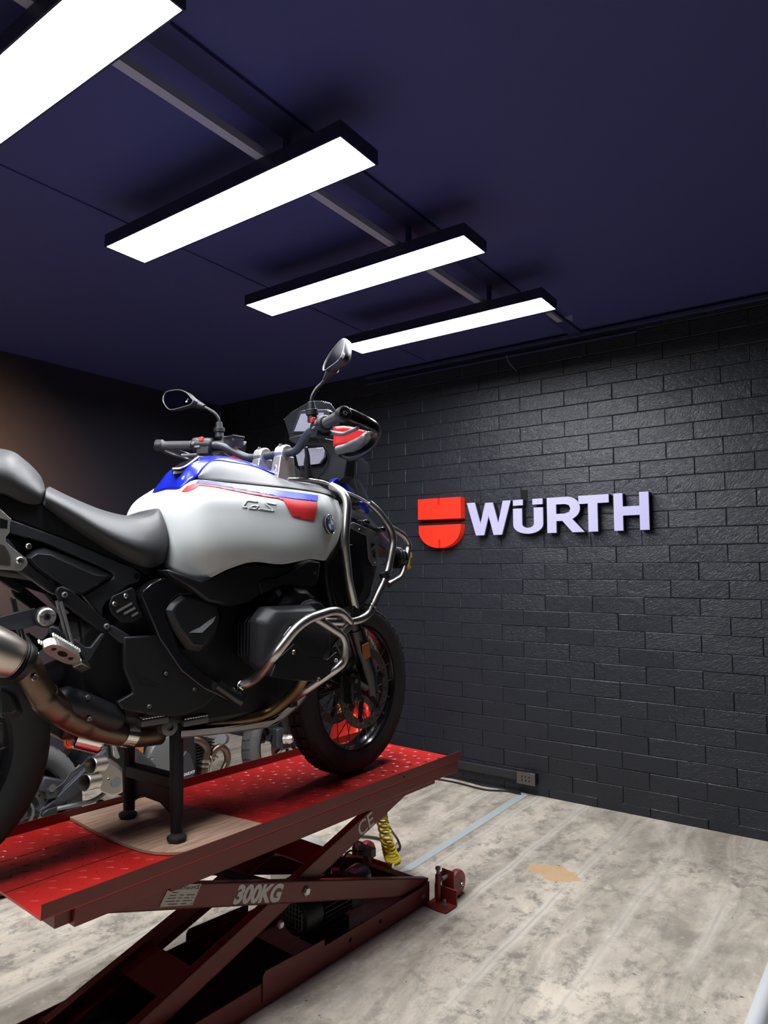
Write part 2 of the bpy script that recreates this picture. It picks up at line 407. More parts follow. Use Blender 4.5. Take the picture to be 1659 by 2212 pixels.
# ------------------------------------------------------------------ the room
WY = 4.095; XL = -4.75; XR = 2.6; YB = -3.2; CH = 2.85
fl = struct(MB().box(((XL+XR)/2, (WY+YB)/2, -.05), (XR-XL+.4, WY-YB+.4, .1)).ob('floor', 'floor', smooth=False))
struct(MB().box(((XL+XR)/2, (WY+YB)/2, CH+.05), (XR-XL+.4, WY-YB+.4, .1)).ob('ceiling', 'ceiling', smooth=False))
struct(MB().box((XL-.05, (WY+YB)/2, CH/2), (.1, WY-YB, CH)).ob('wall_left', 'darkwall', smooth=False))
struct(MB().box((XR+.05, (WY+YB)/2, CH/2), (.1, WY-YB, CH)).ob('wall_right', 'darkwall', smooth=False))
struct(MB().box(((XL+XR)/2, YB-.05, CH/2), (XR-XL, .1, CH)).ob('wall_front', 'darkwall', smooth=False))
wall = struct(MB().box(((XL+XR)/2, WY+.058, CH/2), (XR-XL, .1, CH)).ob('wall_back', 'joint', smooth=False))
# painted blocks in running bond, each its own piece
BW, BH = .2971, .0978
def brick_mesh(w, h, k):
    r = random.Random(k); g = .0022; c = .003; x = w/2-g/2; z = h/2-g/2
    j = lambda: r.uniform(-.0012, .0012)
    b0 = [(sx*x+j(), 0, sz*z+j()) for sx, sz in ((-1, -1), (1, -1), (1, 1), (-1, 1))]
    b1 = [(sx*x+j(), -.0045, sz*z+j()) for sx, sz in ((-1, -1), (1, -1), (1, 1), (-1, 1))]
    b2 = [(sx*(x-c)+j(), -.0068+j()*.6, sz*(z-c)+j()) for sx, sz in ((-1, -1), (1, -1), (1, 1), (-1, 1))]
    f = [(8, 9, 10, 11)]
    for a in (0, 4):
        for i in range(4): f.append((a+i, a+(i+1) % 4, a+4+(i+1) % 4, a+4+i))
    me = raw(b0+b1+b2, f); me.materials.append(K['brick'])
    return me
BM_ = [brick_mesh(BW, BH, k) for k in range(7)]; HM_ = brick_mesh(BW/2, BH, 9); LM_ = [brick_mesh(BW, .054, 20+k) for k in range(3)]
Z0 = 1.37+.0456; X0 = -1.2628; nb = 0
rest = MB()
for k in range(-15, 15):
    zc = Z0+(k+.5)*BH; odd = k % 2; me_set = BM_
    if k == -15: zc = .027; me_set = LM_
    if zc+BH/2 > CH+.06: continue
    for i in range(-13, 14):
        xc = X0+(i+.5)*BW+(BW/2 if odd else 0)
        if xc < XL+.1 or xc > XR-.1: continue
        if -3.35 < xc < -.27 and zc < 2.72 and nb < 300:
            o = bpy.data.objects.new('brick', me_set[(i*5+k*3) % len(me_set)]); COL.objects.link(o); o.parent = wall
            o.location = (xc, WY+.0065+random.uniform(-.0012, .0012), zc); nb += 1
        else:
            s0 = me_set[(i+k) % len(me_set)]
            rest.add([V(v.co)+V((xc, WY+.0065, zc)) for v in s0.vertices], [tuple(p.vertices) for p in s0.polygons])
ro = rest.ob('blockwork', 'brick', wall, smooth=False); ro['kind'] = 'stuff'
# black trunking low on the wall, conduit where wall and ceiling meet
a, b_ = (-3.7608,4.07,.0644), (-1.9087,4.07,.0824)
struct(MB().box(((a[0]+b_[0])/2, WY-.012, .104), (b_[0]-a[0], .032, .052)).ob('trim_1', 'duct', bev=.003))
struct(MB().box((-1.0, WY-.012, 2.822), (4.2, .024, .022)).ob('trim_2', 'navy', bev=.003))
struct(MB().box((-2.1, WY-.008, 2.775), (2.0, .016, .012)).ob('trim_3', 'navy', bev=.003))
# boards and steel channels fixed along the ceiling
ch = struct(MB().box((-1.578, 1.2, 2.722), (.034, 3.8, .028)).box((-1.60, 1.2, 2.731), (.016, 3.8, .010)).ob('trim_4', 'zinc', smooth=False))
struct(MB().box((-1.535, 1.5, CH-.007), (.10, 3.62, .014)).ob('trim_5', 'navy', smooth=False))
struct(MB().box((-1.475, 3.78, CH-.009), (.075, .62, .018)).ob('trim_6', 'navy', smooth=False))
struct(MB().box((-1.452, 3.69, CH-.03), (.032, .17, .016)).ob('trim_7', 'zinc', smooth=False))
struct(MB().box((-2.62, 1.9, CH-.003), (.16, 4.3, .006)).ob('trim_8', 'ceiling', smooth=False))

# ------------------------------------------------------------------ ceiling lamps
def lamp(y, label, w=.1756, group='linear ceiling lamps'):
    t = thing('ceiling_lamp', label, 'lamp', (-1.846, y, 2.656), 0, group)
    h = .050; L_, fw = 1.2, .006
    m = MB()
    m.box((0, w/2+fw/2, h/2), (L_+2*fw, fw, h)).box((0, -w/2-fw/2, h/2), (L_+2*fw, fw, h)).box((L_/2+fw/2, 0, h/2), (fw, w, h)).box((-L_/2-fw/2, 0, h/2), (fw, w, h)).box((0, 0, h-.002), (L_, w, .004))
    m.ob('lamp_frame', 'frameblk', t, smooth=False)
    MB().box((0, 0, .004), (L_, w, .004)).ob('diffuser', 'diffuser', t, smooth=False)
    for q in (.268,): MB().box((q, .03, (h+CH-2.656)/2), (.018, .02, CH-2.656-h)).ob('hanger', 'ceiling', t, smooth=False)
lamp(.85, 'nearest linear lamp, cut off by the top left corner')
lamp(1.60, 'second linear lamp from the camera, largest one wholly in view')
lamp(2.348, 'third linear lamp from the camera, between two others')
lamp(3.097, 'farthest linear lamp, its left end beside the tall mirror')
lamp(.10, 'linear lamp right over the camera, above the top of the frame')
lamp(-.65, 'linear lamp behind the camera, last of the row')
# loose wire and small brackets on the ceiling
w_ = MB().tube(spline([(-1.9193,4.04,2.7679), (-1.9021,4.03,2.7222), (-1.8734,4.03,2.6834), (-1.8404,4.02,2.6449)], 4), .0025, seg=6).ob('loose_wire', 'zinc')
tag(w_, 'thin loose wire dangling from the top of the block wall', 'wire')
p = (-1.4131,3.8119,2.85)
tag(MB().plate([(p[0]-.03, p[1], CH-.001), (p[0]+.03, p[1]-.02, CH-.001), (p[0]+.03, p[1]-.02, CH-.045)], (0, .004, 0)).ob('corner_bracket', 'zinc', smooth=False), 'small triangular steel bracket on the ceiling right of the farthest lamp', 'bracket')
p = (-2.5031,3.3266,2.85)
tag(MB().plate([(p[0]-.03, p[1], CH-.001), (p[0]+.04, p[1]-.02, CH-.001), (p[0], p[1]-.02, CH-.03)], (0, .004, 0)).ob('corner_bracket', 'zinc', smooth=False), 'small triangular steel bracket on the ceiling above the tall mirror', 'bracket')

# ------------------------------------------------------------------ the wall sign
SY = 4.035; SD = WY-.0-SY
def slab(name, outl, label, face, ret, holes=None, cat='sign letter', group=None, ins=.0):
    t = thing(name, label, cat, (outl[0][0], WY, outl[0][1]), 0, group)
    o = V((outl[0][0], WY, outl[0][1]))
    f = [V((x, SY, z))-o for x, z in outl]
    if holes:
        bm = bmesh.new(); es = []
        for loop in [outl]+holes:
            vs = [bm.verts.new(V((x, SY, z))-o) for x, z in loop]
            for i in range(len(vs)): es.append(bm.edges.new((vs[i], vs[(i+1) % len(vs)])))
        bmesh.ops.triangle_fill(bm, use_beauty=True, use_dissolve=False, edges=es)
        r = bmesh.ops.extrude_face_region(bm, geom=bm.faces[:])
        for v in r['geom']:
            if isinstance(v, bmesh.types.BMVert): v.co.y += .010
        bmesh.ops.recalc_face_normals(bm, faces=bm.faces); me = bpy.data.meshes.new('m'); bm.to_mesh(me)
        link('face', me, t, face, False)
        for v in bm.verts:
            if v.co.y > SY-o.y+.005: v.co.y = -.003
            else: v.co.y += .0095
        me2 = bpy.data.meshes.new('m'); bm.to_mesh(me2); bm.free(); link('return_edge', me2, t, ret, False)
    else:
        MB().plate(f, (0, .010, 0)).ob('face', face, t, smooth=False)
        MB().plate([p+V((0, .0102, 0)) for p in f], (0, SD-.0132, 0)).ob('return_edge', ret, t, smooth=False)
    return t
def arc(cx, cz, r, a0, a1, n=14, rz=None): return [(cx+r*cos(RAD(a0+(a1-a0)*i/n)), cz+(rz or r)*sin(RAD(a0+(a1-a0)*i/n))) for i in range(n+1)]
x0, x1 = -2.606, -2.267; xm = -2.440
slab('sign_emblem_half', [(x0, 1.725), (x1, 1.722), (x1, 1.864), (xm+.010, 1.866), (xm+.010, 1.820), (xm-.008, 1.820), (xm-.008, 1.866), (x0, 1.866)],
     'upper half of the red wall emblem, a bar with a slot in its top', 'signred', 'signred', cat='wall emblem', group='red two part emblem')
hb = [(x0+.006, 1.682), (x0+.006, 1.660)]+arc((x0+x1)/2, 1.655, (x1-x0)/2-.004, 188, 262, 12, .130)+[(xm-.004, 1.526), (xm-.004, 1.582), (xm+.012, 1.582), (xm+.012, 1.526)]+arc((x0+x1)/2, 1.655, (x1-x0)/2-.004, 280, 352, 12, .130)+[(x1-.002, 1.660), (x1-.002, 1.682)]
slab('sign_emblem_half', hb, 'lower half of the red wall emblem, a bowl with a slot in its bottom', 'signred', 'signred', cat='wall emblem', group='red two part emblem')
zt, zb = 1.819, 1.602; zh = zt-zb; G = 'white letters of the wall sign'
def letter(ch, l, r_, poly, holes=None, zz=zb, hh=zh):
    f = lambda q: (l+(r_-l)*q[0], zz+hh*q[1])
    return slab('sign_letter', [f(q) for q in poly], 'white letter %s of the wall sign, %s' % ch, 'signwhite', 'signedge', [[f(q) for q in h] for h in holes] if holes else None, group=G)
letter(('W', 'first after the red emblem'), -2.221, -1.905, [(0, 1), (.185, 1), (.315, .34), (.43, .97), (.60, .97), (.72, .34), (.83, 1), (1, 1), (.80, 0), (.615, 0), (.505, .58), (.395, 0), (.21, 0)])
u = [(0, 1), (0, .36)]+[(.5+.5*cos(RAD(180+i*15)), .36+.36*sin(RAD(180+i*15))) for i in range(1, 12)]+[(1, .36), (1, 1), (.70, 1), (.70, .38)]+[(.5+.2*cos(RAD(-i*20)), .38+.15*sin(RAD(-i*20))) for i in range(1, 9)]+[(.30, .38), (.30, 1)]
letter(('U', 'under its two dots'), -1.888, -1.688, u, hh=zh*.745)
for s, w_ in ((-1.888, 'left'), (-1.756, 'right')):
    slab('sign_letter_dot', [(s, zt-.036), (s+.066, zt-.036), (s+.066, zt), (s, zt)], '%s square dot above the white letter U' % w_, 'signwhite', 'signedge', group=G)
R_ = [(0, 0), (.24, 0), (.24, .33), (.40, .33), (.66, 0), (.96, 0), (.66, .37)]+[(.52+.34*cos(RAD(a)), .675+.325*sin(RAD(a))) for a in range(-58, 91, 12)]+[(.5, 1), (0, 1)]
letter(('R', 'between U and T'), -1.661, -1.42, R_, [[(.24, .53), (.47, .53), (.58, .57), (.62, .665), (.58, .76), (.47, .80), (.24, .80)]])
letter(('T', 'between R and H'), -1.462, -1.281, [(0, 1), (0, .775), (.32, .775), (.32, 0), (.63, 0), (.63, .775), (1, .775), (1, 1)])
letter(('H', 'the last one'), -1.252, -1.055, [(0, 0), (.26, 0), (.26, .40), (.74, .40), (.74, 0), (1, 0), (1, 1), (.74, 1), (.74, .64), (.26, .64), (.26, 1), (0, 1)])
# chiselled slot in the wall above the letter U
p = [(-1.8605,4.09,1.8828),(-1.8127,4.09,1.8855),(-1.8141,4.09,1.8144),(-1.8554,4.09,1.8109)]
struct(MB().plate([V(q)+V((0, -.0008, 0)) for q in p], (0, .002, 0)).ob('trim_9', 'dark', smooth=False))

# ------------------------------------------------------------------ outlet, cable, floor tape
t = thing('power_outlet', 'grey six hole power outlet low on the black block wall', 'outlet', (-1.836, WY, .103))
MB().box((0, -.022, 0), (.118, .046, .070)).ob('back_box', 'signedge', t, bev=.003)
MB().box((0, -.048, 0), (.122, .008, .074)).ob('cover_plate', 'outlet', t, bev=.0025)
for i in range(3):
    for j in range(2):
        MB().box((-.025+i*.024, -.0525, .010-j*.022), (.006, .002, .009)).ob('socket_hole', 'dark', t, smooth=False)
cb = MB().tube(spline([V(q)+V((0, -.02, .006)) for q in [(-2.9453,4.0487,0),(-2.5272,4.0247,0),(-2.3212,4.0354,0),(-2.0913,4.0123,0),(-1.9729,4.0635,0),(-1.8689,4.0608,0)]], 6), .0055, seg=8)
cb.tube(spline([V(q)+V((0, -.005, .005)) for q in [(-2.9664,4.1058,0),(-2.5424,4.0784,0),(-2.3388,4.0968,0),(-2.1381,4.0711,0),(-2.0009,4.0886,0),(-1.8848,4.0822,0)]], 6), .005, seg=8)
tag(cb.ob('floor_cable', 'cable'), 'black cables lying on the floor along the foot of the wall', 'cable')
tp = [V(q)+V((0, 0, .0006)) for q in [(-1.8673,2.6742,0),(-1.825,2.7585,0),(-1.8305,4.0774,0),(-1.8863,4.0922,0)]]
tag(MB().plate(tp, (0, 0, .0014)).ob('floor_strip', 'tape', smooth=False), 'pale blue flat strip stuck across the floor up to the outlet', 'floor strip')
# pale rail end at the bottom right corner of the frame
p, q = (-.3914,2.4483,0), (-.3706,2.9857,0)
o = MB().tube([V(p)+V((.02, -.1, .03)), V(q)+V((0.02, 0, .03))], .030, seg=16).ob('floor_bumper', 'rwhite')
tag(o, 'pale rounded rail on the floor at the bottom right corner', 'rail')

# ------------------------------------------------------------------ the motorcycle lift
lift = thing('motorcycle_lift', 'red scissor motorcycle lift carrying the white adventure motorcycle', 'lift', (-1.8931,.9073,0), RAD(90-3.5))
LU = 1.762; HW = .285; DZ = .575
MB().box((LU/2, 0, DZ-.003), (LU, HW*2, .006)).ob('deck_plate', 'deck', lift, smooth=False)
# raised pattern of the tread plate
tr = MB(); r_ = random.Random(3)
for i in range(44):
    for j in range(15):
        u, v = .03+i*.039+(.0195 if j % 2 else 0), -.262+j*.0374
        if u > LU-.02: continue
        a = RAD(45 if (i+j) % 2 else -45); c, s = cos(a), sin(a); L_, w_, h_ = .0125, .0038, .0016
        p = [(u+c*L_, v+s*L_, DZ), (u-s*w_, v+c*w_, DZ), (u-c*L_, v-s*L_, DZ), (u+s*w_, v-c*w_, DZ), (u+c*L_*.45, v+s*L_*.45, DZ+h_), (u-c*L_*.45, v-s*L_*.45, DZ+h_)]
        tr.add(p, [(0, 1, 4), (1, 5, 4), (1, 2, 5), (2, 3, 5), (3, 4, 5), (3, 0, 4)])
o = tr.ob('tread_pattern', 'deck', lift); o['kind'] = 'stuff'
# seams of the drop-out section under the rear wheel
MB().box((.19, .112, DZ), (.38, .003, .0012)).box((.19, -.087, DZ), (.38, .003, .0012)).box((.38, .012, DZ), (.003, .2, .0012)).ob('deck_seam', 'dark', lift, smooth=False)
for (x, y) in [(1.2665,.1517,.575),(1.3873,-.1622,.575),(1.4239,-.187,.575),(1.5471,-.1817,.575),(1.7021,-.2154,.575),(1.2718,-.1465,.575),(1.6206,-.2061,.575)] and [q[:2] for q in [(1.2665,.1517,.575),(1.3873,-.1622,.575),(1.4239,-.187,.575),(1.5471,-.1817,.575),(1.7021,-.2154,.575),(1.2718,-.1465,.575),(1.6206,-.2061,.575)]]:
    MB().cyl((x, y, DZ-.002), (x, y, DZ+.0005), .007, seg=12).ob('deck_hole', 'dark', lift, smooth=False)
for s in (-1, 1):
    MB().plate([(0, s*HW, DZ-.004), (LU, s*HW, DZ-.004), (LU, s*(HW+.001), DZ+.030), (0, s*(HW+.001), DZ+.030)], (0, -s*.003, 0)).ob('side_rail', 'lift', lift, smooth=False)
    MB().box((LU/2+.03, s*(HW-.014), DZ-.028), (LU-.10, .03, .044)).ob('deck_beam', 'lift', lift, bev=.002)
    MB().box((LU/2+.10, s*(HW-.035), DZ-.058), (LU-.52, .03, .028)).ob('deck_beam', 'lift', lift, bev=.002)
MB().cyl((1.50, .268, DZ), (1.50, .268, DZ+.012), .012, seg=12).ob('deck_bolt', 'lift', lift)
bolt(lift, (1.3521,-.3,.5919), (0, -1, 0), .004, 'dark', 'rail_hole', .0006)
for u in (.06, .9, 1.70): MB().box((u, 0, DZ-.026), (.04, HW*2-.03, .036)).ob('cross_beam', 'lift', lift, bev=.002)
# scissor arms: the outer one of each pair rises to the rear, the inner one to the front
PV = (.942, .282); AL = 1.50; ah, aw = .068, .030
def arm(y, rise, name='scissor_arm'):
    sl = math.atan2(.455*rise, 1.44)
    c, s = cos(sl), sin(sl)
    M3 = Matrix(((c, 0, -s), (0, 1, 0), (s, 0, c)))
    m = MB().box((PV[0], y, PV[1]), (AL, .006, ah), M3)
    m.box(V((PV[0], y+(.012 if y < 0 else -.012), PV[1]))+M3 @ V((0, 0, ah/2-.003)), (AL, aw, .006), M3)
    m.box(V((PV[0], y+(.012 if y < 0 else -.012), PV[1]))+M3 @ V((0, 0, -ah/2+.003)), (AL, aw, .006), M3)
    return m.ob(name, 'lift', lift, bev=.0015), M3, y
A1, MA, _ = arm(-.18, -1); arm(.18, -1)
B1, MB1, _ = arm(-.142, 1); arm(.142, 1)
for s in (-1, 1):
    MB().lathe([(.016, 0), (.016, .008), (.011, .012), (.0005, .012)], (PV[0]+.008, s*.182, PV[1]), (0, s, 0), 6).ob('pivot_bolt', 'alu', lift)
    MB().lathe([(.014, 0), (.014, .008), (.009, .012), (.0005, .012)], (.865, s*.147, .195), (0, s, 0), 6).ob('pivot_bolt', 'alu', lift)
    MB().cyl((1.60, s*.197, .045), (1.60, s*.206, .045), .012, seg=6).ob('pivot_bolt', 'dgrey', lift)
for u, z in ((.24, .50), (1.64, .505), (.24, .055), (1.62, .055)): MB().cyl((u, -.19, z), (u, .19, z), .014, seg=12).ob('cross_shaft', 'lift', lift)
MB().box((.50, 0, .15), (.12, .27, .008), MB1).ob('arm_brace', 'lift', lift, bev=.001)
MB().box((1.10, 0, .325), (.10, .27, .008), MB1).ob('arm_brace', 'lift', lift, bev=.001)
x_ = MA @ V((1, 0, 0)); z_ = MA @ V((0, 0, 1))
text_mesh('capacity_marking', '300KG', .070, 'lmark', A1, V((PV[0], -.1838, PV[1]))+x_*-.315+z_*-.024, x_, z_, .0004, .0034, .2)
x2 = MB1 @ V((1, 0, 0)); z2 = MB1 @ V((0, 0, 1))
text_mesh('conformity_marking', 'CE', .078, 'lmark', B1, V((PV[0], -.1458, PV[1]))+x2*.335+z2*-.028, x2, z2, .0004, .0008)
lp = [V((PV[0], -.1840, PV[1]))+x_*a+z_*c for a, c in ((-.585, -.024), (-.470, -.023), (-.455, .033), (-.567, .032))]
pl = MB().plate(lp, (0, -.0008, 0)).ob('data_plate', 'label', A1, smooth=False)
text_mesh('plate_print', 'MOTORCYCLE LIFT', .0092, 'ink', pl, lp[3]+x_*.010+z_*-.012+V((0, -.001, 0)), x_, z_, .0002, .0003)
text_mesh('plate_print', 'CE', .013, 'ink', pl, lp[2]+x_*-.021+z_*-.013+V((0, -.001, 0)), x_, z_, .0002, .0003)
rows = MB()
for k, segs in enumerate([((.02, .05),), ((.015, .05), (.07, .09), (.105, .15)), ((.012, .055), (.07, .09), (.10, .13), (.14, .15)), ((.01, .06), (.065, .085), (.10, .15)), ((.03, .08), (.10, .13))]):
    for a, c in segs:
        q = lp[3]+x_*(a*.66-.003*k)+z_*(-.021-.0075*k)+V((0, -.0011, 0)); rows.add([q, q+x_*(c-a)*.66, q+x_*(c-a)*.66+z_*.002, q+z_*.002], [(0, 1, 2, 3)])
rows.ob('plate_print', 'ink', pl, smooth=False)
for q in lp: bolt(pl, q+(lp[0]+lp[2]-2*q).normalized()*.005+V((0, -.001, 0)), (0, -1, 0), .0028, 'steel', 'rivet', .002)
# base frame on the floor
bu0, bu1, bw = -.12, 1.652, .196
for s in (-1, 1):
    m = MB().box(((bu0+bu1)/2, s*bw, .040), (bu1-bu0, .006, .074)).box(((bu0+bu1)/2, s*(bw-.02), .006), (bu1-bu0, .04, .006))
    m.ob('base_rail', 'lift', lift, bev=.001)
    MB().plate([(.745, s*(bw+.004), .022), (1.02, s*(bw+.004), .032), (1.022, s*(bw+.004), .102), (.755, s*(bw+.004), .112), (.745, s*(bw+.004), .10)], (0, s*.004, 0)).ob('cover_plate', 'lift', lift, smooth=False)
MB().box((bu1, 0, .042), (.008, bw*2, .080)).box((bu1-.02, 0, .079), (.04, bw*2, .005)).ob('base_crossmember', 'lift', lift, bev=.001)
MB().box((bu0+.02, 0, .03), (.06, bw*2, .05)).ob('base_crossmember', 'lift', lift, bev=.001)
MB().box((.45, 0, .012), (1.1, bw*2-.01, .006)).ob('base_shade_sheet', 'dark', lift, smooth=False)  # black sheet added to hide the floor, stands in for shade inside the base
for u, z, n in ((1.16, .045, 'frame_hole'), (1.33, .045, 'frame_hole')): bolt(lift, (u, -bw-.003, z), (0, -1, 0), .008, 'dark', n, .001)
# levelling feet and casters at the front corners
for s in (-1, 1):
    y = s*(bw+.012)
    MB().box((1.650, s*(bw+.058), .006), (.085, .11, .006)).box((1.69, s*(bw+.058), .034), (.006, .11, .062)).ob('foot_bracket', 'lift', lift, bev=.002)
    MB().cyl((1.668, s*(bw+.035), .009), (1.668, s*(bw+.035), .115), .013, seg=6).ob('screw_sleeve', 'lift', lift)
    MB().cyl((1.668, s*(bw+.035), .112), (1.668, s*(bw+.035), .135), .007, seg=10).lathe([(.012, 0), (.012, .010), (.0005, .010)], (1.668, s*(bw+.035), .135), (0, 0, 1), 6).ob('levelling_screw', 'dgrey', lift)
    MB().cyl((1.645, s*(bw+.083), .009), (1.645, s*(bw+.083), .036), .006, seg=8).lathe([(.011, 0), (.011, .008), (.0005, .008)], (1.645, s*(bw+.083), .010), (0, 0, 1), 6).ob('anchor_bolt', 'dgrey', lift)
    c = (1.775, s*(bw+.055), .053)
    w = MB().lathe([(.018, -.017), (.040, -.017), (.049, -.014), (.052, -.008), (.052, .008), (.049, .014), (.040, .017), (.018, .017)], c, (0, 1, 0), 28).ob('caster_wheel', 'polyred', lift)
    MB().lathe([(.003, -.020), (.020, -.020), (.022, -.012), (.022, .012), (.020, .020), (.003, .020)], c, (0, 1, 0), 16).ob('hub', 'dgrey', w)
    f = MB()
    for k in (-1, 1): f.plate([(1.715, c[1]+k*.024, .10), (1.735, c[1]+k*.024, .10), (1.79, c[1]+k*.024, .065), (1.79, c[1]+k*.024, .042), (1.765, c[1]+k*.024, .040), (1.715, c[1]+k*.024, .062)], (0, k*.003, 0))
    f.box((1.712, c[1], .082), (.006, .06, .085)).box((1.70, c[1]-s*.02, .10), (.03, .006, .04)); f.ob('caster_fork', 'lift', lift, bev=.001)
    bolt(lift, (1.775, c[1]-.027, .053), (0, -1, 0), .008, 'alu', 'axle_bolt', .006)
    MB().cyl((1.675, s*(bw+.05), .098), (1.712, s*(bw+.05), .098), .008, seg=10).ob('caster_pin', 'alu', lift)
# hydraulic unit inside the base: fan motor, pump block, ram and reservoir
MX, MZ = .985, .155
mo = MB().lathe([(.055, 0), (.066, .006), (.068, .012), (.068, .085), (.060, .092)], (MX, -.085, MZ), (1, 0, 0), 32).ob('pump_motor', 'blackm', lift)
fg = MB()
for k in range(7):
    e = -.048+k*.016; h_ = math.sqrt(max(0, .055**2-e*e)); fg.box((MX-.004, -.085+e, MZ), (.004, .0025, 2*h_)).box((MX-.004, -.085, MZ+e), (.004, 2*h_, .0025))
fg.ob('fan_grille', 'dgrey', mo, smooth=False)
fi = MB()
for k in range(26):
    a = 2*pi*k/26; fi.box((MX+.165, -.085+.062*cos(a), MZ+.062*sin(a)), (.15, .004, .018), Matrix.Rotation(a+pi/2, 3, 'X'))
fi.lathe([(.054, 0), (.054, .16)], (MX+.085, -.085, MZ), (1, 0, 0), 24); fi.ob('motor_fins', 'blackm', mo)
MB().box((MX+.16, -.085, MZ-.095), (.15, .11, .06)).ob('motor_foot', 'blackm', mo, bev=.002)
MB().box((MX+.285, -.085, MZ-.005), (.07, .11, .10)).box((1.13, .02, .21), (.12, .05, .03)).ob('pump_block', 'blackm', lift, bev=.004)
ra = V((1.15,-.1598,.258)); rb = V((1.4,-.0899,.1699))
rs = MB().lathe([(.044, 0), (.048, .004), (.048, .10), (.05, .104), (.05, .20), (.044, .21)], (1.20, -.065, .142), (1, .12, .03), 28).ob('oil_reservoir', 'purple', lift)
sk = MB(); ax = V((1, .12, .03)).normalized(); s1 = ax.cross(V((0, 0, 1))).normalized(); s2 = s1.cross(ax)
ring = lambda a, h: V((1.20, -.065, .142))+ax*h+(s1*sin(a)+s2*cos(a))*.0508
sk.add([ring(-.1+.14*i, h) for h in (.07, .15) for i in range(6)], [(i, i+1, i+7, i+6) for i in range(5)]); sk.ob('sticker', 'violet', rs)
MB().cyl((1.26, -.03, .18), (1.26, -.03, .215), .017, seg=12).ob('valve_cap', 'red', lift)
MB().cyl((1.20, .02, .20), (1.215, .02, .20), .012).tube(spline([(.62, .01, .43), (.80, .01, .33), (1.05, .01, .20)], 3), .016, seg=12).ob('ram_cylinder', 'blackm', lift)
MB().cyl((.52, .01, .475), (.66, .01, .41), .009, seg=12).ob('ram_rod', 'chrome', lift)
sw = V((1.5,.0128,.1999))
MB().box(sw, (.03, .075, .035)).ob('limit_switch', 'dgrey', lift, bev=.003)
MB().box(sw+V((0, .0, -.035)), (.024, .03, .05)).ob('switch_bracket', 'lift', lift, bev=.002)
fit = V((1.62,.0127,.106))
MB().cyl(fit+V((-.02, .06, .01)), fit+V((0, -.01, 0)), .010, seg=8).ob('air_fitting', 'red', lift)
MB().lathe([(.008, 0), (.013, .004), (.013, .012), (.010, .014), (.010, .02), (.013, .022), (.013, .03), (.006, .032)], fit+V((0, -.008, 0)), (.25, -1, 0), 12).ob('quick_coupling', 'chrome', lift)
MB().tube(spline([sw+V((-.02, .01, 0)), sw+V((-.1, .02, .02)), sw+V((-.2, -.01, -.03)), sw+V((-.3, -.02, -.09))], 5), .004, seg=8).ob('switch_cable', 'cable', lift)
# sheet of plywood under the stand
pw = [V((q[0], min(q[1], .281), q[2])) for q in [(.3491,.3042,.577),(.3389,.1046,.577),(.3403,-.032,.577),(.3484,-.121,.577),(.3647,-.1765,.577),(.3875,-.2094,.577),(.4231,-.2432,.577),(.701,-.2431,.577),(.666,-.0308,.577),(.6484,.0892,.577),(.6171,.2699,.577)]]
o = MB().plate(pw, (0, 0, .009)).ob('plywood_sheet', 'wood', smooth=False, bev=.001); o.location = (-1.8931,.9073,0); o.rotation_euler = (0, 0, RAD(90-3.5))
tag(o, 'thin plywood sheet lying on the red lift under the stand', 'plywood')
o.data.materials.append(K['woodedge'])
for p in o.data.polygons:
    if abs(p.normal.z) < .5: p.material_index = 1
# light grey control box on the floor behind the arms
cbx = thing('control_box', 'light grey control box with yellow warning triangle behind the lift arms', 'control box', (-2.1744,2.4063,.13)[:2]+(0,), RAD(90-3.5))
MB().box((0, 0, .065), (.24, .17, .13)).ob('housing', 'box', cbx, bev=.006)
MB().box((0, 0, .1315), (.225, .155, .006)).ob('lid', 'box', cbx, bev=.003)
MB().plate([(-.075, -.035, .1346), (-.075, .01, .1346), (-.035, -.0125, .1346)], (0, 0, .0006)).ob('warning_triangle', 'yellow', cbx, smooth=False)
MB().plate([(-.068, -.027, .1354), (-.068, .002, .1354), (-.045, -.0125, .1354)], (0, 0, .0004)).ob('warning_sign', 'ink', cbx, smooth=False)
# coiled air hose hanging from the deck
hs = []; ctl = spline([V(q) for q in [(-1.874,2.5692,.3193),(-1.8678,2.5889,.2552),(-1.8712,2.6291,.1626),(-1.8526,2.628,.113),(-1.8195,2.6059,.096)]], 40)
n = len(ctl); turns = 13
for i in range(0, n):
    t_ = i/(n-1); c = ctl[i]; a = 2*pi*turns*t_; rad = .020+.012*t_
    hs.append(c+V((cos(RAD(35.7)), sin(RAD(35.7)), 0))*rad*cos(a)+V((-.35, .5, .25+.15*t_)).normalized()*rad*.8*sin(a))
tail = [V(q) for q in [(-1.8064,2.545,.1034)]]
tag(MB().tube(hs+[hs[-1]*.5+tail[0]*.5+V((0, 0, -.01))]+tail, .0056, seg=8).ob('coiled_air_hose', 'hose'), 'bright yellow coiled air hose hanging beside the front of the lift', 'air hose')
bh = MB().tube(spline([V(q) for q in [(-1.8792,2.6296,.2879),(-1.9197,2.7123,.1889),(-2.0607,2.9843,.02),(-2.0043,2.9266,.01),(-2.0135,2.8918,.01),(-2.1488,2.9542,.01),(-2.2674,2.9146,.01),(-2.3021,2.8441,.01)]], 8), .006, seg=8).ob('power_cable', 'cable')
tag(bh, 'black cable looping down behind the yellow coiled hose', 'cable')

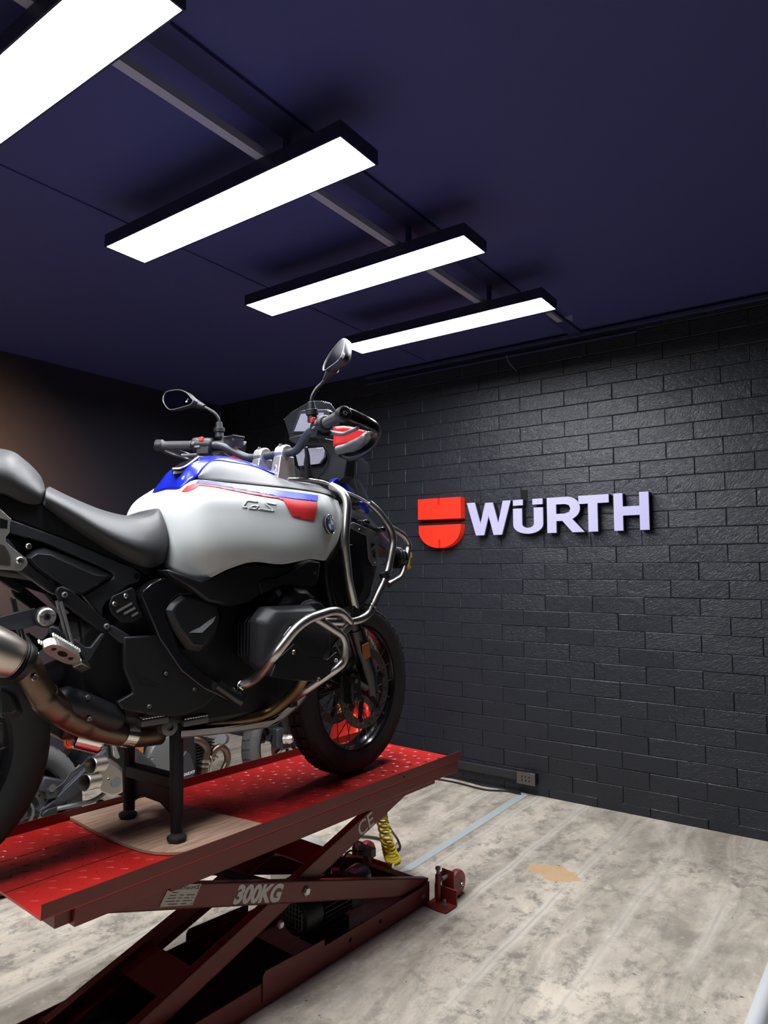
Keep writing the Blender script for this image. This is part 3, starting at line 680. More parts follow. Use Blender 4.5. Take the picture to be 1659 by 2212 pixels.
# ------------------------------------------------------------------ the adventure motorcycle on the lift
# bike space: x forward from the front axle, y left, z up from the lift deck
bike = thing('adventure_motorcycle', 'white, blue and red adventure motorcycle standing on the red lift', 'motorcycle', (-1.7543,2.2134,.575), RAD(82))
TH = RAD(7.5)                                          # bars turned a little to the left
def ST(s, t, h): return V((-.40+s*cos(TH)-t*sin(TH), s*sin(TH)+t*cos(TH), 1.222+h))
def WH(s, t, h): return V((s*cos(TH)-t*sin(TH), s*sin(TH)+t*cos(TH), .335+h))
IN = (0, 1, 0)
def P(name, pts, th, m, par=None, bev=.002, **k): return MB().plate(pts, (0, th, 0)).ob(name, m, par or bike, bev=bev, **k)
def shift(pts, d): return [V(p)+V(d) for p in pts]
def inset(pts, k, d):
    c = sum((V(p) for p in pts), V((0, 0, 0)))/len(pts); return [c+(V(p)-c)*k+V(d) for p in pts]
# --- wheels
def wheel(name, c, yaw, R, w, rim, nsp, mt, par, discs, flip=1, block=42, hubw=.06):
    a = (-sin(yaw), cos(yaw), 0); c = V(c); ax = V(a)
    pr = [(rim+.004, -w*.36), (rim+.030, -w*.47), (R-.040, -w*.50), (R-.018, -w*.43), (R-.008, -w*.24), (R-.006, 0)]
    pr = pr+[(r, -h) for r, h in reversed(pr[:-1])]
    ty = MB().lathe(pr, c, a, 72, True).ob(name, mt, par, ang=50)
    fx = V((cos(yaw), sin(yaw), 0)); up = V((0, 0, 1)); tb = MB()
    for k in range(block):
        for j, (hh, sk) in enumerate(((-.36, .3), (-.13, -.2), (.13, .2), (.36, -.3))):
            an = 2*pi*(k+(.5 if j in (1, 2) else 0)+sk*.3)/block; rr = R-.009-(.014 if abs(hh) > .3 else 0)
            rad = fx*cos(an)+up*sin(an); tg = up*cos(an)-fx*sin(an)
            nrm = (rad+ax*(.75 if hh > .3 else -.75 if hh < -.3 else 0)).normalized(); lat = nrm.cross(tg)
            tb.box(c+rad*rr+ax*(hh*w), (2*pi*R/block*.74, w*.20, .014), Matrix((tg, lat, nrm)).transposed())
    o = tb.ob('tread_blocks', mt, ty, bev=0, smooth=False); o['kind'] = 'stuff'
    rp = [(rim+.006, -w*.37), (rim-.004, -w*.36), (rim-.010, -w*.28), (rim-.018, -w*.10), (rim-.018, w*.10), (rim-.010, w*.28), (rim-.004, w*.36), (rim+.006, w*.37), (rim+.002, w*.20), (rim-.006, 0), (rim+.002, -w*.20)]
    MB().lathe(rp, c, a, 64, True).ob('rim', 'blackg', ty)
    hb = MB().lathe([(.020, -hubw-.012), (.032, -hubw-.01), (.045, -hubw), (.048, -hubw+.012), (.030, -hubw+.02), (.028, hubw-.02), (.048, hubw-.012), (.045, hubw), (.032, hubw+.01), (.020, hubw+.012)], c, a, 28).ob('hub', 'blackm', ty)
    sp = None
    for k in range(nsp):
        s = 1 if k % 2 else -1; an = 2*pi*k/nsp; a2 = an+(.42 if (k//2) % 2 else -.42)
        p1 = c+(fx*cos(a2)+up*sin(a2))*.044+ax*s*(hubw-.004); p2 = c+(fx*cos(an)+up*sin(an))*(rim-.006)+ax*s*w*.27
        MB().cyl(p1, p2, .0019, seg=6).ob('spoke', 'dgrey', ty)
    for t in discs:
        dm = MB(); n = 90; rs = [.155, .149, .143, .137, .131, .125, .119]
        dv = []; df = []; th_ = .005
        for i in range(n):
            for r in rs:
                for sgn in (-1, 1): dv.append(c+(fx*cos(2*pi*i/n)+up*sin(2*pi*i/n))*r+ax*(t+sgn*th_/2))
        nr = len(rs); ix = lambda i, j, q: ((i % n)*nr+j)*2+q
        for i in range(n):
            for j in range(nr-1):
                if j in (1, 3, 4) and (i+j*2) % 6 == 0 and 0 < j < nr-1: hole = True
                else: hole = (j == 2 and (i+3) % 6 == 0)
                if hole:
                    df += [(ix(i, j, 0), ix(i, j, 1), ix(i+1, j, 1), ix(i+1, j, 0)), (ix(i, j+1, 0), ix(i+1, j+1, 0), ix(i+1, j+1, 1), ix(i, j+1, 1)), (ix(i, j, 0), ix(i, j+1, 0), ix(i, j+1, 1), ix(i, j, 1)), (ix(i+1, j, 0), ix(i+1, j, 1), ix(i+1, j+1, 1), ix(i+1, j+1, 0))]
                else:
                    for q in (0, 1): df.append((ix(i, j, q), ix(i+1, j, q), ix(i+1, j+1, q), ix(i, j+1, q)))
            for j in (0, nr-1): df.append((ix(i, j, 0), ix(i, j, 1), ix(i+1, j, 1), ix(i+1, j, 0)))
        dm.add(dv, df); dm.ob('brake_disc', 'disc', ty, smooth=False)
        cm = MB()
        for i in range(6):
            an = 2*pi*i/6+.3; rad = fx*cos(an)+up*sin(an)
            cm.beam(c+rad*.04+ax*t*.9, c+rad*.124+ax*t*.96, .022, .005, ax).cyl(c+rad*.121+ax*(t-.005), c+rad*.121+ax*(t+.005), .010, seg=10)
        cm.ob('disc_carrier', 'blackm', ty)
    return ty
fw = wheel('front_wheel', WH(0, 0, 0), TH, .335, .118, .241, 40, 'rubber', bike, (-.072, .072))
rw = wheel('rear_wheel', (-1.497, .0, .335), 0, .325, .168, .216, 40, 'rubber', bike, (), hubw=.075)
# --- front suspension
for s in (-1, 1):
    lg = MB().tube([WH(.010, s*.094, -.02), WH(-.015, s*.098, .06), WH(-.10, s*.10, .24)], [.028, .036, .036], seg=18).tube([WH(-.10, s*.10, .24), WH(-.33, s*.10, .73)], .030, seg=18)
    lg.tube([WH(.02, s*.085, 0), WH(-.05, s*.09, .03), WH(-.09, s*.09, .055)], [.028, .026, .018], seg=12)
    lg = lg.ob('fork_leg', 'blackg', bike)
    MB().lathe([(.012, -.02), (.020, -.005), (.020, .010), (.014, .010), (.012, .003), (.0005, .003)], WH(.004, s*.108, 0), WH(0, s, 0)-WH(0, 0, 0), 6).ob('axle_nut', 'dgrey', lg)
    cal = MB().box(WH(-.105, s*.088, .018), (.06, .055, .115), Matrix.Rotation(TH, 3, 'Z') @ Matrix.Rotation(-.15, 3, 'Y')).box(WH(-.12, s*.105, .035), (.035, .028, .07), Matrix.Rotation(TH, 3, 'Z')).ob('brake_caliper', 'blackm', bike, bev=.008)
    for h in (-.025, .045): bolt(cal, WH(-.115, s*.120, h), WH(0, s, 0)-WH(0, 0, 0), .008, 'dgrey')
rf = [(-.093,-.158,.5152),(-.0559,-.158,.5237),(-.0445,-.158,.4679),(-.0817,-.158,.4608)]
rfl = MB().plate(rf, (.006, .008, 0)).ob('side_reflector', 'amber', bike, bev=.0015)
mg = []
for i in range(10):
    an = RAD(84+i*9); r = .352
    mg.append([WH(r*cos(an), t, r*sin(an)-(.012 if abs(t) > .05 else 0)) for t in (-.075, -.055, 0, .055, .075)])
surf('front_mudguard', mg, 'blackg', bike, 3, .003, (-.5, 0, 1))
MB().tube([WH(-.26, -.03, .30), (-.42, -.05, .52)], .028).tube([WH(-.26, .03, .30), (-.42, .05, .52)], .028).ob('wishbone', 'blackm', bike)
# --- engine, frame and inner body
eb = MB()
ring = lambda x, w, z0, z1: [(x, -w, z0+.04), (x, -w, z1-.05), (x, -w*.7, z1), (x, w*.7, z1), (x, w, z1-.05), (x, w, z0+.04), (x, w*.6, z0), (x, -w*.6, z0)]
eb.loft([ring(-1.12, .09, .45, .66), ring(-1.0, .13, .33, .72), ring(-.80, .15, .29, .74), ring(-.5, .15, .29, .76), ring(-.36, .12, .33, .72), ring(-.30, .08, .40, .60)])
eb.ob('engine_block', 'blackm', bike, bev=.01)
MB().loft([ring(-1.0, .09, .70, .86), ring(-.8, .13, .70, .93), ring(-.45, .16, .70, 1.02), ring(-.22, .13, .62, 1.04)]).ob('inner_body', 'black', bike, bev=.01)
MB().loft([ring(-1.85, .10, .86, 1.0), ring(-1.4, .11, .80, .93), ring(-1.05, .12, .74, .86), ring(-.95, .12, .70, .84)]).ob('tail_core', 'black', bike, bev=.01)
for s in (1, -1):
    f = (lambda q: q) if s == 1 else mir
    # glossy main spar
    sp = [(-.9675,-.185,.7571),(-.9407,-.185,.7714),(-.91,-.185,.7766),(-.8582,-.185,.7611),(-.7456,-.185,.7256),(-.7452,-.185,.7113),(-.8262,-.185,.7233),(-.8801,-.185,.7246),(-.9164,-.185,.692),(-.9186,-.185,.6654),(-.8647,-.185,.552),(-.7884,-.185,.4862),(-.6797,-.185,.4192),(-.6535,-.185,.4045),(-.66,-.185,.3839),(-.6875,-.185,.3876),(-.7873,-.185,.4407),(-.8633,-.185,.5008),(-.9356,-.185,.6001),(-.9931,-.185,.7209),(-.9895,-.185,.7391)]
    MB().plate(f(sp), (0, s*.05, 0)).ob('frame_spar', 'blackg', bike, bev=.008, seg=3)
    MB().tube(f([(-.739,-.185,.4488),(-.6844,-.21,.4031),(-.6689,-.215,.3946)]), .020, seg=16).ob('frame_tube', 'blackg', bike)
    e_ = f([(-.6696,-.216,.3941),(-.6682,-.219,.3922)]); MB().cyl(e_[0], e_[1], .014).ob('tube_opening', 'dark', bike)
    q = [(-.924,-.178,.6814),(-.9099,-.178,.7023),(-.8747,-.178,.7298),(-.822,-.178,.7244),(-.7404,-.178,.6996),(-.7227,-.178,.6561),(-.738,-.178,.5972),(-.7984,-.178,.5485),(-.8409,-.178,.5589),(-.8928,-.178,.6235)]
    o = MB().boss(f(q), f(inset(q, .80, (0, -.020, 0)))).plate(f(q), (0, s*.03, 0)).ob('side_cover', 'panel', bike, bev=.004)
    q = [(-.8536,-.215,.6139),(-.8142,-.203,.6264),(-.7522,-.195,.6638),(-.7708,-.207,.6415),(-.8167,-.218,.6117)]
    MB().plate(f(q), (0, s*.012, 0)).ob('cover_blade', 'dgrey', bike, bev=.001)
    q = [(-1.0348,-.17,.6112),(-.9292,-.17,.6093),(-.917,-.17,.5925),(-.8616,-.17,.5329),(-.7783,-.17,.4517),(-.7285,-.17,.415),(-.7765,-.17,.3825),(-.8388,-.17,.3683),(-.928,-.17,.3775),(-.9849,-.17,.3962),(-1.037,-.17,.4137),(-1.0482,-.17,.4341),(-1.0032,-.17,.4523),(-1.0049,-.17,.4627),(-1.0326,-.17,.5243)]
    o = MB().plate(f(q), (0, s*.02, 0)).ob('heel_guard', 'panel', bike, bev=.005)
    if s == 1:
        for c in [(-.906,-.171,.4971),(-.8103,-.171,.4405),(-.9552,-.171,.4101)]: bolt(o, c, (0, -1, 0), .006, 'dgrey')
        MB().lathe([(.0005, 0), (.009, 0)], (-.9062,-.1715,.4972), (0, -1, 0), 14).ob('guard_hole', 'dark', o)
    q = [(-1.0099,-.1705,.5234),(-.9887,-.1705,.5058),(-.9194,-.1705,.4682),(-.9452,-.1705,.462),(-.9877,-.1705,.4761)]
    if s == 1: P('guard_slot', q, .0005, 'dark', o, 0)
    # subframe
    q = [(-1.3401,-.146,.9278),(-1.1969,-.146,.8796),(-1.0486,-.146,.8216),(-.9999,-.146,.8048),(-.9766,-.146,.7835),(-.983,-.146,.7635),(-1.0094,-.146,.7559),(-1.0781,-.146,.7068),(-1.0867,-.146,.6918),(-1.0871,-.146,.6664),(-1.1418,-.146,.7277),(-1.0592,-.146,.776),(-1.0582,-.146,.7851),(-1.0677,-.146,.7916),(-1.0999,-.146,.807),(-1.1757,-.146,.8378),(-1.2617,-.146,.8738),(-1.3364,-.146,.8915)]
    sf = MB().plate(f(q), (0, s*.022, 0)).ob('subframe', 'frame', bike, bev=.004)
    if s == 1: MB().lathe([(.0005, 0), (.009, 0)], (-.9916,-.1465,.7802), (0, -1, 0), 16).ob('frame_hole', 'dark', sf)
    q = [(-1.3366,-.142,.8775),(-1.3064,-.142,.8369),(-1.27,-.142,.8014),(-1.2011,-.142,.7475),(-1.2124,-.142,.7306),(-1.2389,-.142,.7458),(-1.2884,-.142,.7824),(-1.3337,-.142,.8083)]
    MB().plate(f(q), (0, s*.022, 0)).ob('subframe_strut', 'frame', bike, bev=.003)
    q = [(-1.2788,-.136,.8471),(-1.2482,-.136,.8587),(-1.2171,-.136,.8496),(-1.0953,-.136,.8032),(-1.0657,-.136,.789),(-1.0573,-.136,.7785),(-1.1388,-.136,.7261),(-1.1975,-.136,.7473),(-1.2737,-.136,.8039),(-1.2973,-.136,.8288)]
    q2 = [(-1.2733,-.163,.8395),(-1.2363,-.163,.8365),(-1.2207,-.163,.827),(-1.1208,-.163,.7841),(-1.1105,-.163,.7828),(-1.0858,-.163,.7814),(-1.153,-.163,.7371),(-1.2024,-.163,.7552),(-1.2673,-.163,.8038),(-1.2886,-.163,.8274)]
    pnl = MB().boss(f(q), f(q2)).ob('side_panel', 'panel', bike, bev=.002)
    q = [(-1.3588,-.135,.991),(-1.2983,-.135,.9693),(-1.2569,-.135,.9685),(-1.1666,-.135,.9138),(-1.0215,-.135,.8233),(-.9367,-.135,.801),(-.9537,-.135,.7833),(-.9858,-.135,.8022),(-1.0434,-.135,.8217),(-1.1926,-.135,.8813),(-1.3366,-.135,.9297),(-1.42,-.135,.9526),(-1.4229,-.135,1.0157)]
    MB().plate(f(q), (0, s*.03, 0)).ob('tail_panel', 'black', bike, bev=.004)
    if s == 1:
        bolt(pnl, (-1.2888,-.147,.8586), (0, -1, 0), .008, 'steel'); bolt(pnl, (-1.1129,-.15,.7599), (0, -1, 0), .006, 'steel')
    # slotted guard plate
    q = [(-1.0765,-.16,.7034),(-1.068,-.16,.7249),(-1.0106,-.16,.7495),(-1.002,-.16,.7402),(-.994,-.16,.7071),(-.9744,-.16,.6669),(-1.0018,-.16,.6486),(-1.0401,-.16,.6506),(-1.0703,-.16,.6777)]
    sg = MB().plate(f(q), (0, s*.008, 0)).ob('slotted_guard', 'black', bike, bev=.003)
    if s == 1:
        for a in [(-1.0618,-.161,.7042),(-1.0295,-.161,.7258)]: bolt(sg, a, (0, -1, 0), .0075, 'chrome')
        for a, c in zip([(-1.0552,-.1615,.6809),(-1.0335,-.1615,.6749),(-1.0101,-.1615,.6673)], [(-1.0113,-.1615,.7038),(-1.0011,-.1615,.6904),(-.9924,-.1615,.677)]):
            MB().beam(a, c, .002, .0065, (0, 0, 1)).ob('guard_slot_edge', 'alu', sg)
    # footpeg bracket: black link, two slim rods and a grey arm
    q = [(-1.225,-.168,.7376),(-1.2208,-.168,.7507),(-1.2068,-.168,.7553),(-1.1897,-.168,.7478),(-1.0771,-.168,.653),(-1.0687,-.168,.6386),(-1.0749,-.168,.6264),(-1.0904,-.168,.6236),(-1.1061,-.168,.6333),(-1.2148,-.168,.718)]
    br = MB().plate(f(q), (0, s*.012, 0)).ob('footpeg_bracket', 'blackm', bike, bev=.004)
    MB().tube(f([(-1.2127,-.172,.7145),(-1.1757,-.178,.5863)]), .0045).tube(f([(-1.2226,-.17,.7171),(-1.1883,-.176,.5931)]), .004).ob('bracket_rod', 'dgrey', br)
    q = [(-1.0984,-.174,.6282),(-1.1173,-.174,.5874),(-1.1338,-.174,.558),(-1.1434,-.174,.5504),(-1.1395,-.174,.5451),(-1.1287,-.174,.5539),(-1.0904,-.174,.6202)]
    q = [(-1.1009,-.174,.6259),(-1.1287,-.174,.5907),(-1.1425,-.174,.5918),(-1.1727,-.174,.616),(-1.1772,-.174,.6066),(-1.1515,-.174,.5706),(-1.1409,-.174,.5502),(-1.1288,-.174,.5588),(-1.0905,-.174,.6227)]
    MB().plate(f(q), (0, s*.012, 0)).ob('bracket_arm', 'frame', br, bev=.003)
    q = [(-1.0894,-.165,.6346),(-1.0676,-.165,.646),(-1.0114,-.165,.6118),(-1.0298,-.165,.5925),(-1.0406,-.165,.5933)]
    MB().plate(f(q), (0, s*.02, 0)).ob('frame_link', 'frame', bike, bev=.004)
    q = [(-1.35,-.15,.6804),(-1.3074,-.15,.6912),(-1.2675,-.15,.699),(-1.2569,-.15,.6617),(-1.2657,-.15,.6539),(-1.312,-.15,.6449),(-1.3273,-.15,.6482),(-1.3491,-.15,.6586),(-1.3806,-.15,.6626),(-1.3812,-.15,.6762)]
    MB().plate(f(q), (0, s*.015, 0)).ob('swingarm_plate', 'frame', bike, bev=.003)
    if s == 1:
        for a in [(-1.2021,-.169,.7322),(-1.0863,-.169,.6435)]: bolt(br, a, (0, -1, 0), .008, 'dgrey')
        hc = (-1.2469,-.168,.6763)
        hb = MB().lathe([(.027, -.02), (.027, .0), (.022, .004), (.0005, .004)], V(hc), (0, -1, 0), 28).ob('pivot_boss', 'blackm', bike)
        MB().lathe([(.0235, 0), (.0235, .004), (.020, .007), (.010, .007), (.008, .004), (.0005, .004)], V(hc)+V((0, -.003, 0)), (0, -1, 0), 28).ob('pivot_cap', 'alu', hb)
        for k in range(5):
            a = 2*pi*k/5+.4; MB().ball(V(hc)+V((cos(a)*.0155, -.0100, sin(a)*.0155)), .0042, 8, (1.2, .25, 1)).ob('cap_recess', 'dgrey', hb)
        MB().lathe([(.008, 0), (.008, .003), (.004, .003), (.004, .001), (.0005, .001)], V(hc)+V((0, -.0095, 0)), (0, -1, 0), 6).ob('cap_screw', 'dark', hb)
    # rider's footpeg with teeth
    A, B_, C_ = [V(x) for x in [(-1.2833,-.275,.6215),(-1.1758,-.195,.5637),(-1.1487,-.185,.5325)]]
    dr = (B_-A); ln = dr.length; dr.normalize(); sd = V((1, 0, .0)); sd = (sd-dr*sd.dot(dr)).normalized(); up_ = dr.cross(sd); up_ = up_ if up_.z > 0 else -up_
    pg = MB()
    ol = [A+dr*(ln*.5)+dr*(ln*.5*math.copysign(abs(cos(a))**.6, cos(a)))+sd*.021*math.copysign(abs(sin(a))**.7, sin(a)) for a in [2*pi*k/24 for k in range(24)]]
    il = [A+dr*(ln*.5)+(p-A-dr*(ln*.5))*.72 for p in ol]
    top = [p+up_*.010 for p in ol]; itop = [p+up_*.010 for p in il]; lo = [p-up_*.010 for p in ol]; ilo = [p-up_*.010 for p in il]
    pg.loft([lo, top, itop, ilo, lo], cap=False)
    for k in range(26):
        p = ol[k % 24]; 
    for k in range(14):
        t_ = .04+k/14*.94
        for sg_ in (-1, 1): pg.box(A+dr*(ln*t_)+sd*.0185*sg_+up_*.014, (.005, .005, .011), Matrix((dr, sd, up_)).transposed())
    pg.boss([p-up_*.007 for p in il], [p+up_*.006 for p in il])
    if s == -1: pg.v = [V((v.x, -v.y, v.z)) for v in pg.v]
    pgo = pg.ob('footpeg', 'alu', bike, bev=.0012, smooth=False)
    nn_ = -up_; fl = (lambda p: p) if s == 1 else (lambda p: V((p.x, -p.y, p.z)))
    for tt_, ra_, rb_ in ((.22, .007, .006), (.5, .020, .0085), (.78, .007, .006)):
        MB().plate([fl(A+dr*(ln*tt_)+dr*ra_*cos(k*pi/8)+sd*rb_*sin(k*pi/8)+nn_*.0075) for k in range(16)], fl(nn_*.0005)).ob('peg_recess', 'dark', pgo, smooth=False)
    m_ = MB().box((B_+C_)/2+dr*.004, ((C_-B_).length*1.2, .026, .016), Matrix((dr, sd, up_)).transposed())
    if s == -1: m_.v = [V((v.x, -v.y, v.z)) for v in m_.v]
    m_.ob('peg_hinge', 'steel', pgo, bev=.002)
    q = [(-1.245,-.19,.6514),(-1.2371,-.19,.6544),(-1.2206,-.19,.6464),(-1.2024,-.19,.6286),(-1.193,-.19,.6005),(-1.2107,-.19,.6019),(-1.231,-.19,.6164),(-1.2432,-.19,.6337)]
    MB().plate(f(q), (0, s*.012, 0)).ob('heel_plate', 'panel', br, bev=.004)
    # cylinder, valve cover and its protector
    x0, x1, z0, z1 = -.675, -.405, .475, .685
    sec = lambda y, dx0, dx1, dz0, dz1, c=.035: [(x0+dx0, -y, z0+dz0+c), (x0+dx0, -y, z1-dz1-c), (x0+dx0+c, -y, z1-dz1), (x1-dx1-c*1.9, -y, z1-dz1), (x1-dx1, -y, z1-dz1-c*1.6), (x1-dx1, -y, z0+dz0+c), (x1-dx1-c, -y, z0+dz0), (x0+dx0+c, -y, z0+dz0)]
    cy = MB()
    for k in range(6): cy.loft([f(sec(.16+k*.018, .02, .02, .02, .015)), f(sec(.168+k*.018, .02, .02, .02, .015))])
    cy.loft([f(sec(.14, .035, .035, .03, .03)), f(sec(.262, .035, .035, .03, .03))])
    cy.ob('cylinder', 'blackm', bike, bev=.002)
    vc = MB().loft([f(sec(.262, -.008, -.004, .0, .0)), f(sec(.300, -.008, -.004, .0, .0)), f(sec(.335, .010, .004, .012, .012)), f(sec(.358, .045, .030, .040, .045))]).ob('valve_cover', 'blackm', bike, bev=.010, seg=3)
    q = [(-.6463,-.362,.5314),(-.5832,-.362,.5733),(-.5704,-.362,.5667),(-.5291,-.362,.5264),(-.4481,-.362,.5119),(-.4082,-.362,.5335),(-.3897,-.362,.526),(-.3854,-.362,.4883),(-.4613,-.362,.4536),(-.4826,-.362,.4459),(-.5744,-.362,.4605),(-.6713,-.362,.4822)]
    hp = MB().plate(f(q), (0, s*.006, 0)).ob('head_protector', 'panel', bike, bev=.002)
    if s == 1:
        for a in [(-.5869,-.3625,.547),(-.4125,-.3625,.5058),(-.485,-.3625,.4534)]: bolt(hp, a, (0, -1, 0), .0075, 'steel')
    q = [(-.6265,-.362,.5986),(-.5984,-.362,.6262),(-.562,-.362,.6255),(-.5765,-.362,.6178),(-.6087,-.362,.5947)]
    MB().plate(f(q), (0, s*.02, 0)).ob('cover_fin', 'dgrey', vc, bev=.003)
    # ignition coil covers and intake above the cylinder
    q = [(-.5357,-.225,.6825),(-.521,-.225,.7167),(-.4826,-.225,.7387),(-.4225,-.225,.7314),(-.3852,-.225,.7055),(-.3931,-.225,.6743),(-.4658,-.225,.6647),(-.524,-.225,.667)]
    MB().boss(f(shift(q, (0, .09, 0))), f(q)).boss(f(q), f(inset(q, .62, (0, -.025, 0)))).ob('coil_cover', 'panel', bike, bev=.004)
    q = [(-.4901,-.255,.6608),(-.4671,-.255,.6932),(-.4272,-.255,.7012),(-.3902,-.255,.6908),(-.3564,-.255,.6614),(-.3435,-.255,.6388),(-.3897,-.255,.6441)]
    cc = MB().boss(f(shift(q, (0, .10, 0))), f(q)).boss(f(q), f(inset(q, .7, (0, -.02, 0)))).ob('intake_cover', 'panel', bike, bev=.005)
    if s == 1: bolt(cc, (-.4757,-.268,.6863), (0, -1, .5), .007, 'chrome')
    MB().tube(f([(-.5488,-.17,.6932),(-.5245,-.18,.7173),(-.4861,-.175,.7348),(-.4428,-.15,.7558)]), .028, seg=16).ob('intake_stub', 'black', bike)
    q = f([(-.5322,-.205,.7165),(-.5208,-.205,.7223)]); MB().tube(f([(-.5305,-.183,.7129),(-.5161,-.184,.7217)]), .0295, seg=16).ob('hose_clamp', 'steel', bike)
    # belly panel between tank and engine
    q = [(-.8236,-.215,.7679),(-.7101,-.215,.807),(-.6585,-.215,.8204),(-.5715,-.215,.8136),(-.4894,-.215,.8125),(-.4051,-.215,.8352),(-.3483,-.215,.8262),(-.3562,-.215,.7683),(-.4185,-.215,.75),(-.4587,-.215,.7381),(-.5367,-.215,.7516),(-.5921,-.215,.7256),(-.6367,-.215,.6974),(-.7143,-.215,.6857),(-.7966,-.215,.7025),(-.8757,-.215,.7563),(-.921,-.215,.7795),(-.9333,-.215,.8008)]
    q2 = shift(q, (0, .10, 0))
    MB().boss(f(q2), f(q)).ob('lower_tank_cover', 'black', bike, bev=.008)
    q = [(-.616,-.222,.7587),(-.5834,-.222,.7702),(-.5424,-.222,.7729),(-.4089,-.222,.8287),(-.3586,-.222,.8228),(-.3747,-.222,.7495),(-.3997,-.222,.7467),(-.5038,-.222,.7512),(-.5606,-.222,.7371),(-.6045,-.222,.7202)]
    lt = MB().plate(f(q), (0, s*.02, 0)).ob('tank_trim', 'panel', bike, bev=.006)
    if s == 1: bolt(lt, (-.3844,-.223,.7892), (0, -1, 0), .006, 'dgrey')
    # lower crash bar around the cylinder
    g = MB().tube(f([(-.6629,-.205,.4394),(-.6446,-.24,.4553),(-.6502,-.29,.4864),(-.6609,-.365,.5425),(-.6075,-.4,.6246),(-.5655,-.41,.6506),(-.4747,-.41,.6693),(-.4212,-.395,.6635),(-.3563,-.37,.6264),(-.3585,-.368,.6143),(-.4054,-.385,.5971)]), .0145, .025, 14)
    g.tube(f([(-.5704,-.405,.6479),(-.5422,-.4,.6547),(-.4102,-.388,.5902),(-.3916,-.388,.5638),(-.3899,-.38,.5038),(-.4131,-.37,.4815),(-.4698,-.27,.4033),(-.4493,-.2,.3713)]), .0138, .022, 14)
    gb = g.ob('engine_guard', 'steel', bike)
    e0 = V(f([(-.6663,-.2,.4378)])[0]); MB().ball(e0, .018, 14, (.9, .9, 1.1)).ob('guard_end', 'chrome', gb)
    MB().box(V(f([(-.4491,-.19,.3654)])[0]), (.03, .02, .05)).ob('guard_mount', 'blackm', gb, bev=.004)
    # upper crash bar with side loop
    g = MB().tube(f([(-.4205,-.115,1.12),(-.3522,-.13,1.1252),(-.281,-.15,1.12),(-.2578,-.18,1.1007)]), .006, .02, 10)
    g.tube(f([(-.2715,-.18,1.1029),(-.2673,-.235,1.0785),(-.2663,-.262,1.04),(-.2815,-.268,.9467),(-.2856,-.268,.8944),(-.2552,-.258,.7516),(-.203,-.235,.6627)]), .0152, .03, 14)
    g.tube(f([(-.2487,-.175,1.1002),(-.1132,-.16,1.0742),(-.0554,-.165,1.0512)]), .006, .02, 10)
    g.tube(f([(-.063,-.165,1.056),(-.0322,-.18,1.0301),(.0199,-.2,.9633),(.0357,-.205,.9166),(-.012,-.22,.8027),(-.0511,-.228,.7451),(-.1372,-.24,.6385),(-.1771,-.242,.6221),(-.2437,-.242,.614),(-.3378,-.22,.6194)]), .0150, .025, 14)
    g.tube(f([(.0199,-.2,.9651),(.1147,-.185,.9384),(.1551,-.18,.8987),(.0976,-.2,.7975),(.0701,-.21,.7703),(-.0173,-.225,.7429)]), .0122, .02, 12)
    ub = g.ob('upper_crash_bar', 'steel', bike)
    q = [(-.2334,-.25,.6562),(-.2153,-.25,.6785),(-.199,-.25,.6647),(-.1873,-.25,.6378),(-.2288,-.25,.6332)]
    MB().plate(f(q), (0, s*.01, 0)).ob('bar_bracket', 'blackm', ub, bev=.002)
    a = f([(-.0423,-.222,.7904),(-.0312,-.226,.7658)]); MB().cyl(a[0], a[1], .0195).ob('bar_clamp', 'black', ub)
    a = f([(-.114,-.2385,.673),(-.1419,-.24,.632)]); MB().cyl(V(a[0])+V((0, 0, -.004)), V(a[0])+V((-.004, 0, -.010)), .0185).ob('bar_ring', 'steel', ub)
    # fog lamp inside the loop
    c = V(f([(.1033,-.17,.8475)])[0])
    fo = MB().lathe([(.02, -.04), (.036, -.03), (.040, 0), (.040, .012), (.034, .014), (.0005, .014)], c, (1, -.1*s, 0), 24).ob('fog_lamp', 'blackg', bike)
    for h in (-.022, -.006): MB().lathe([(.041, -.003), (.044, 0), (.041, .003)], c+V((h, 0, 0)), (1, -.1*s, 0), 24, ).ob('lamp_ring', 'frame', fo)
    q = f([(.1817,-.155,.8677),(.199,-.155,.8699),(.2018,-.155,.8528),(.1902,-.155,.8469),(.1872,-.155,.8203),(.1958,-.155,.809),(.1814,-.155,.8014),(.1758,-.155,.8108)])
    MB().plate(q, (0, s*.03, 0)).ob('lamp_cover_clip', 'yellow', fo, bev=.001)
    # radiator shroud
    q = [(-.3178,-.195,.8267),(-.2829,-.195,.8601),(-.236,-.195,.935),(-.225,-.195,1),(-.1897,-.195,.9694),(-.0853,-.195,.9376),(-.0347,-.195,.9164),(-.0398,-.195,.8275),(-.0848,-.195,.6965),(-.143,-.195,.6504),(-.2383,-.195,.6262),(-.281,-.195,.6495),(-.3038,-.195,.7351)]
    q2 = shift(q, (0, .07, 0))
    MB().boss(f(q2), f(q)).ob('radiator_shroud', 'black', bike, bev=.008)
    q = [(-.2949,-.199,.8137),(-.2394,-.199,.8927),(-.1262,-.199,.8907),(-.1232,-.199,.732),(-.1613,-.199,.6733),(-.258,-.199,.6552),(-.2854,-.199,.7348)]
    MB().plate(f(q), (0, s*.004, 0)).ob('radiator_duct', 'blackg', bike, bev=.001)
    q = [(-.1992,-.205,.9685),(-.1828,-.205,.9744),(-.0805,-.205,.948),(-.0502,-.205,.935),(-.0451,-.205,.9175),(-.0552,-.205,.9136),(-.0501,-.205,.8414),(-.0374,-.205,.8257),(-.0399,-.205,.815),(-.0802,-.205,.8131),(-.1026,-.205,.8407),(-.1127,-.205,.9257),(-.1444,-.205,.9349),(-.1992,-.205,.9532)]
